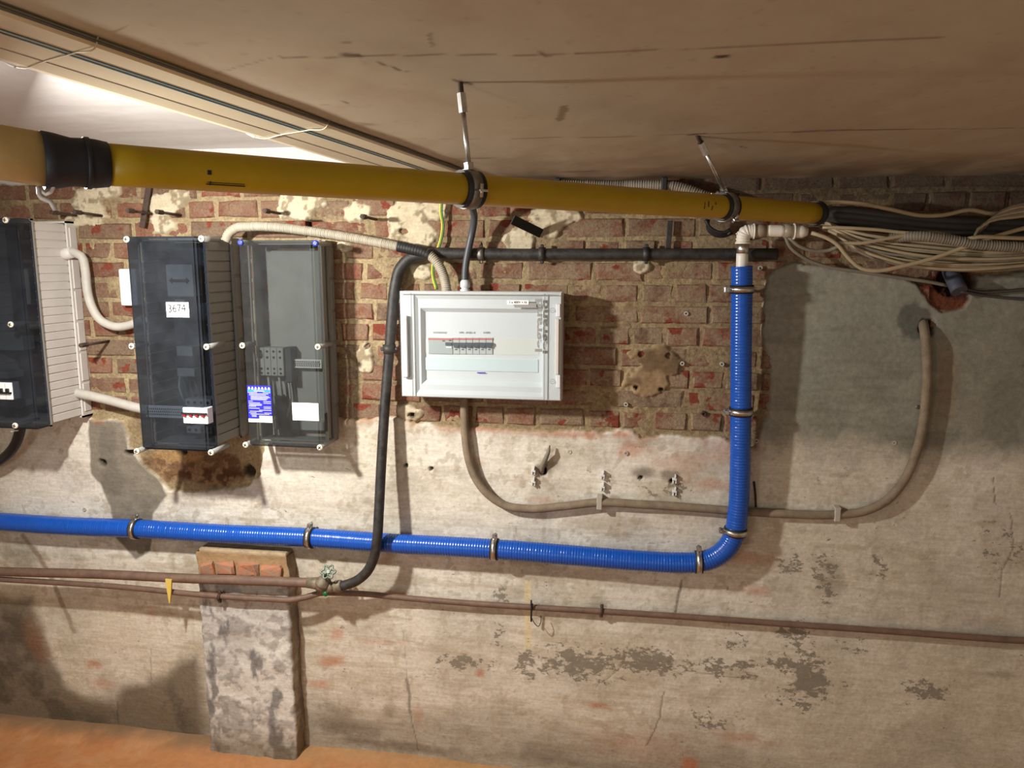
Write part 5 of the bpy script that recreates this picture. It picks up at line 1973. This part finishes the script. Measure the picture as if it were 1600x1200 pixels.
# black coil behind the elbow
coil = thing('cable_coil', 'small coil of black cable with bare ends above the black pipe', 'cable', W(1120, 358, .05))
for j in range(4):
    r0 = 20 - j * 3
    tube('coil_turn', [(1103 - j * 1.5 + 4, 343, .05 + j * .006), (1106 + j, 358 - j, .05 + j * .006), (1118 + j, 368 - 2 * j, .05 + j * .006), (1132, 369 - 2 * j, .05 + j * .006), (1144 - j, 364 - 2 * j, .05 + j * .006)], .0042, M['rubber'], coil, 8, .008)
for (a, b) in (((1143, 361, .06), (1137, 366, .07)), ((1147, 364, .06), (1152, 366, .07)), ((1141, 363, .06), (1131, 364, .07))):
    q = MB()
    q.cyl(W(*a), W(*b), .0012, seg=6)
    q.build('bare_end', M['steel'], coil)
# slate sleeve in the broken hole
single('wall_sleeve', [(1499, 455, .055), (1490, 436, .03), (1482, 418, -.02)], .0195, M['slate_tube'], 'short slate-grey pipe sleeve poking out of the broken brick hole', 'pipe sleeve', seg=18, step=.01)

# ================================================================== SMALL WALL FIXINGS
def anchor(px, py, length, label, slope=(0, 0), r=.0042, nut=True):
    """threaded rod standing out of the wall"""
    p = W(px, py)
    d = Vector((slope[0], -1, slope[1])).normalized()
    t = thing('threaded_anchor', label, 'anchor rod', p, 'threaded rods standing out of the wall')
    q = MB()
    q.cyl(p - d * .02, p + d * length, r, seg=10)
    q.build('rod', M['rust'], t)
    if nut:
        q = MB()
        q.cyl(p + d * (length - .030), p + d * (length - .002), r * 1.75, seg=6, smooth=False)
        q.build('nut', M['rust'], t)
    return t


anchor(164, 338, .135, 'rod with long nut on the first white plaster patch, lower end right', (.0, .04))
anchor(124, 337, .12, 'leftmost threaded rod sticking out above the left meter box', (.0, .03))
anchor(285, 337, .13, 'rod crossing the dark iron strip above the middle meter box', (.0, .03))
anchor(238, 334, .12, 'rod on the bare brick just left of the dark iron strip', (.0, .02))
anchor(440, 334, .11, 'rod with dark nut ending left of the third plaster patch', (.0, .02))
anchor(588, 343, .12, 'rod with pale open nut at the right of the plaster patches', (.0, .02))
anchor(172, 533, .135, 'rod with round black nut sticking out between left and middle meter boxes', (.0, .0))


def strip(name, p0, p1, w, th, m_, label, cat='iron strip'):
    a, b = W(*p0), W(*p1)
    ax = (b - a).normalized()
    nn = Vector((0, -1, 0))
    nn = (nn - ax * nn.dot(ax)).normalized()
    s_ = ax.cross(nn)
    R = Matrix((ax, nn, s_)).transposed()
    q = MB()
    q.box((a + b) / 2, ((b - a).length, th, w), R, min(th, w) * .2, 1)
    return tag(q.build(name, m_), label, cat)


strip('iron_strip', (236, 270, .022), (222, 356, .022), .018, .006, M['rust'], 'dark upright iron strip behind the yellow pipe above the middle meter box')
strip('iron_strip', (1047, 345, .020), (1044, 388, .020), .014, .006, M['pipe_black'], 'dark upright iron strip between yellow pipe and black pipe')
strip('iron_strap', (801, 343, .125), (846, 365, .012), .026, .004, M['rubber'], 'black flat strap sticking out of the plaster patch above the fuse box')

# ring-shaped wall plugs
ring_spots = [(890, 706, 'grey ring plug on the plaster right of the sooty hole'), (978, 708, 'ring plug in the rust-stained plaster below the bricks'), (1072, 490, 'ring plug in the red spalled brick'), (1066, 568, 'ring plug in the brick beside the drilled holes'),
              (1128, 569, 'ring plug in the brick left of the upright blue pipe'), (1188, 419, 'ring plug in the brick right of the blue pipe top'), (1397, 692, 'ring plug low on the grey render left of the cable bend'), (132, 796, 'ring plug on the plaster above the left blue pipe'), (1182, 689, 'ring plug right of the blue pipe below the bricks'), (978, 632, 'tiny screw plug in the brick below the drilled holes')]
for px, py, lb in ring_spots:
    p = W(px, py, .012)
    q = MB()
    q.ring(p + Vector((0, .004, 0)), (0, 1, 0), .0028, .0062, .012, 18)
    tag(q.build('wall_plug', M['plug']), lb, 'wall plug')
# paired cable saddles
for px, py, lb in ((834, 735, 'upper empty white cable saddle beside the sooty hole'), (834, 752, 'lower empty white cable saddle beside the sooty hole'), (942, 742, 'upper empty white cable saddle above the grey clip'), (942, 760, 'lower empty white cable saddle above the grey clip'),
                   (1054, 748, 'upper empty white cable saddle at the right of the three pairs'), (1054, 767, 'lower empty white cable saddle at the right of the three pairs')):
    p = W(px, py, .012)
    q = MB()
    R = Matrix.Rotation(.1, 3, 'Y')
    q.box(p + Vector((0, -.003, .000)), (.013, .010, .007), R, .001, 1)
    q.box(p + Vector((.002, -.006, .009)), (.004, .016, .010), R, .001, 1)
    q.box(p + Vector((-.004, -.005, -.008)), (.004, .014, .008), R, .001, 1)
    q.box(p + Vector((.004, -.005, -.008)), (.003, .012, .008), R, .001, 1)
    tag(q.build('cable_saddle', M['white_panel']), lb, 'cable saddle', 'empty cable saddles')
# cut stub of cable at the sooty hole
single('cable_stub', [(846, 738, .0), (848, 728, .018), (853, 716, .030), (857, 706, .034), (859, 696, .030)], [.0075, .0075, .007, .0055, .002], M['cable_grey'], 'bent grey strip of cut cable rising from the sooty hole', 'cable', seg=10)
# rusty square tube end in the brick, and nail
p = W(1099, 646, .006)
q = MB()
q.ring(p, (0, 1, 0), .0048, .0080, .016, 4)
tag(q.build('square_socket', M['rust']), 'small rusty square socket in the brick left of the middle blue clamp', 'socket')
# painted-over screw on the grey render
p = W(1434, 636, .012)
q = MB()
q.lathe(p + Vector((0, .006, 0)), (0, -1, 0), [(0, .006), (.007, .006), (.009, .004)], 12)
tag(q.build('screw_head', M['steel_dull']), 'single dull screw head left of the right cable on grey render', 'screw')
# dark wire scrawl beside the blue pipe
single('iron_hook', [(1178, 752, .012), (1180, 770, .014), (1181, 792, .012)], .0032, M['rust'], 'thin dark iron hook right of the blue pipe above the brown cable', 'hook', seg=8)
# splayed anchor on the left ceiling
anc = W(268, 219, 0.02)
sp = thing('broken_anchor', 'splayed rusty anchor stump where the white ceiling meets the wall', 'anchor', anc)
for j, (dx, dz) in enumerate(((-.022, -.020), (-.006, -.026), (.012, -.024), (.030, -.014), (.050, -.018))):
    tube('prong', [anc + Vector((dx * .3, 0, .006)), anc + Vector((dx * .7, -.006, dz * .35)), anc + Vector((dx, -.008, dz))], [.004, .0035, .002], M['rust'] if j % 2 else M['plug'], sp, 8, .006, world_pts=True)
# white tail hanging from the coupling
ho = -s3.y
o = tube('hooked_tail', [(58, 268, ho), (60, 282, ho), (64, 298, ho), (72, 304, ho), (80, 300, ho), (84, 287, ho)], .0022, M['white_panel'], gas, seg=8, step=.004)
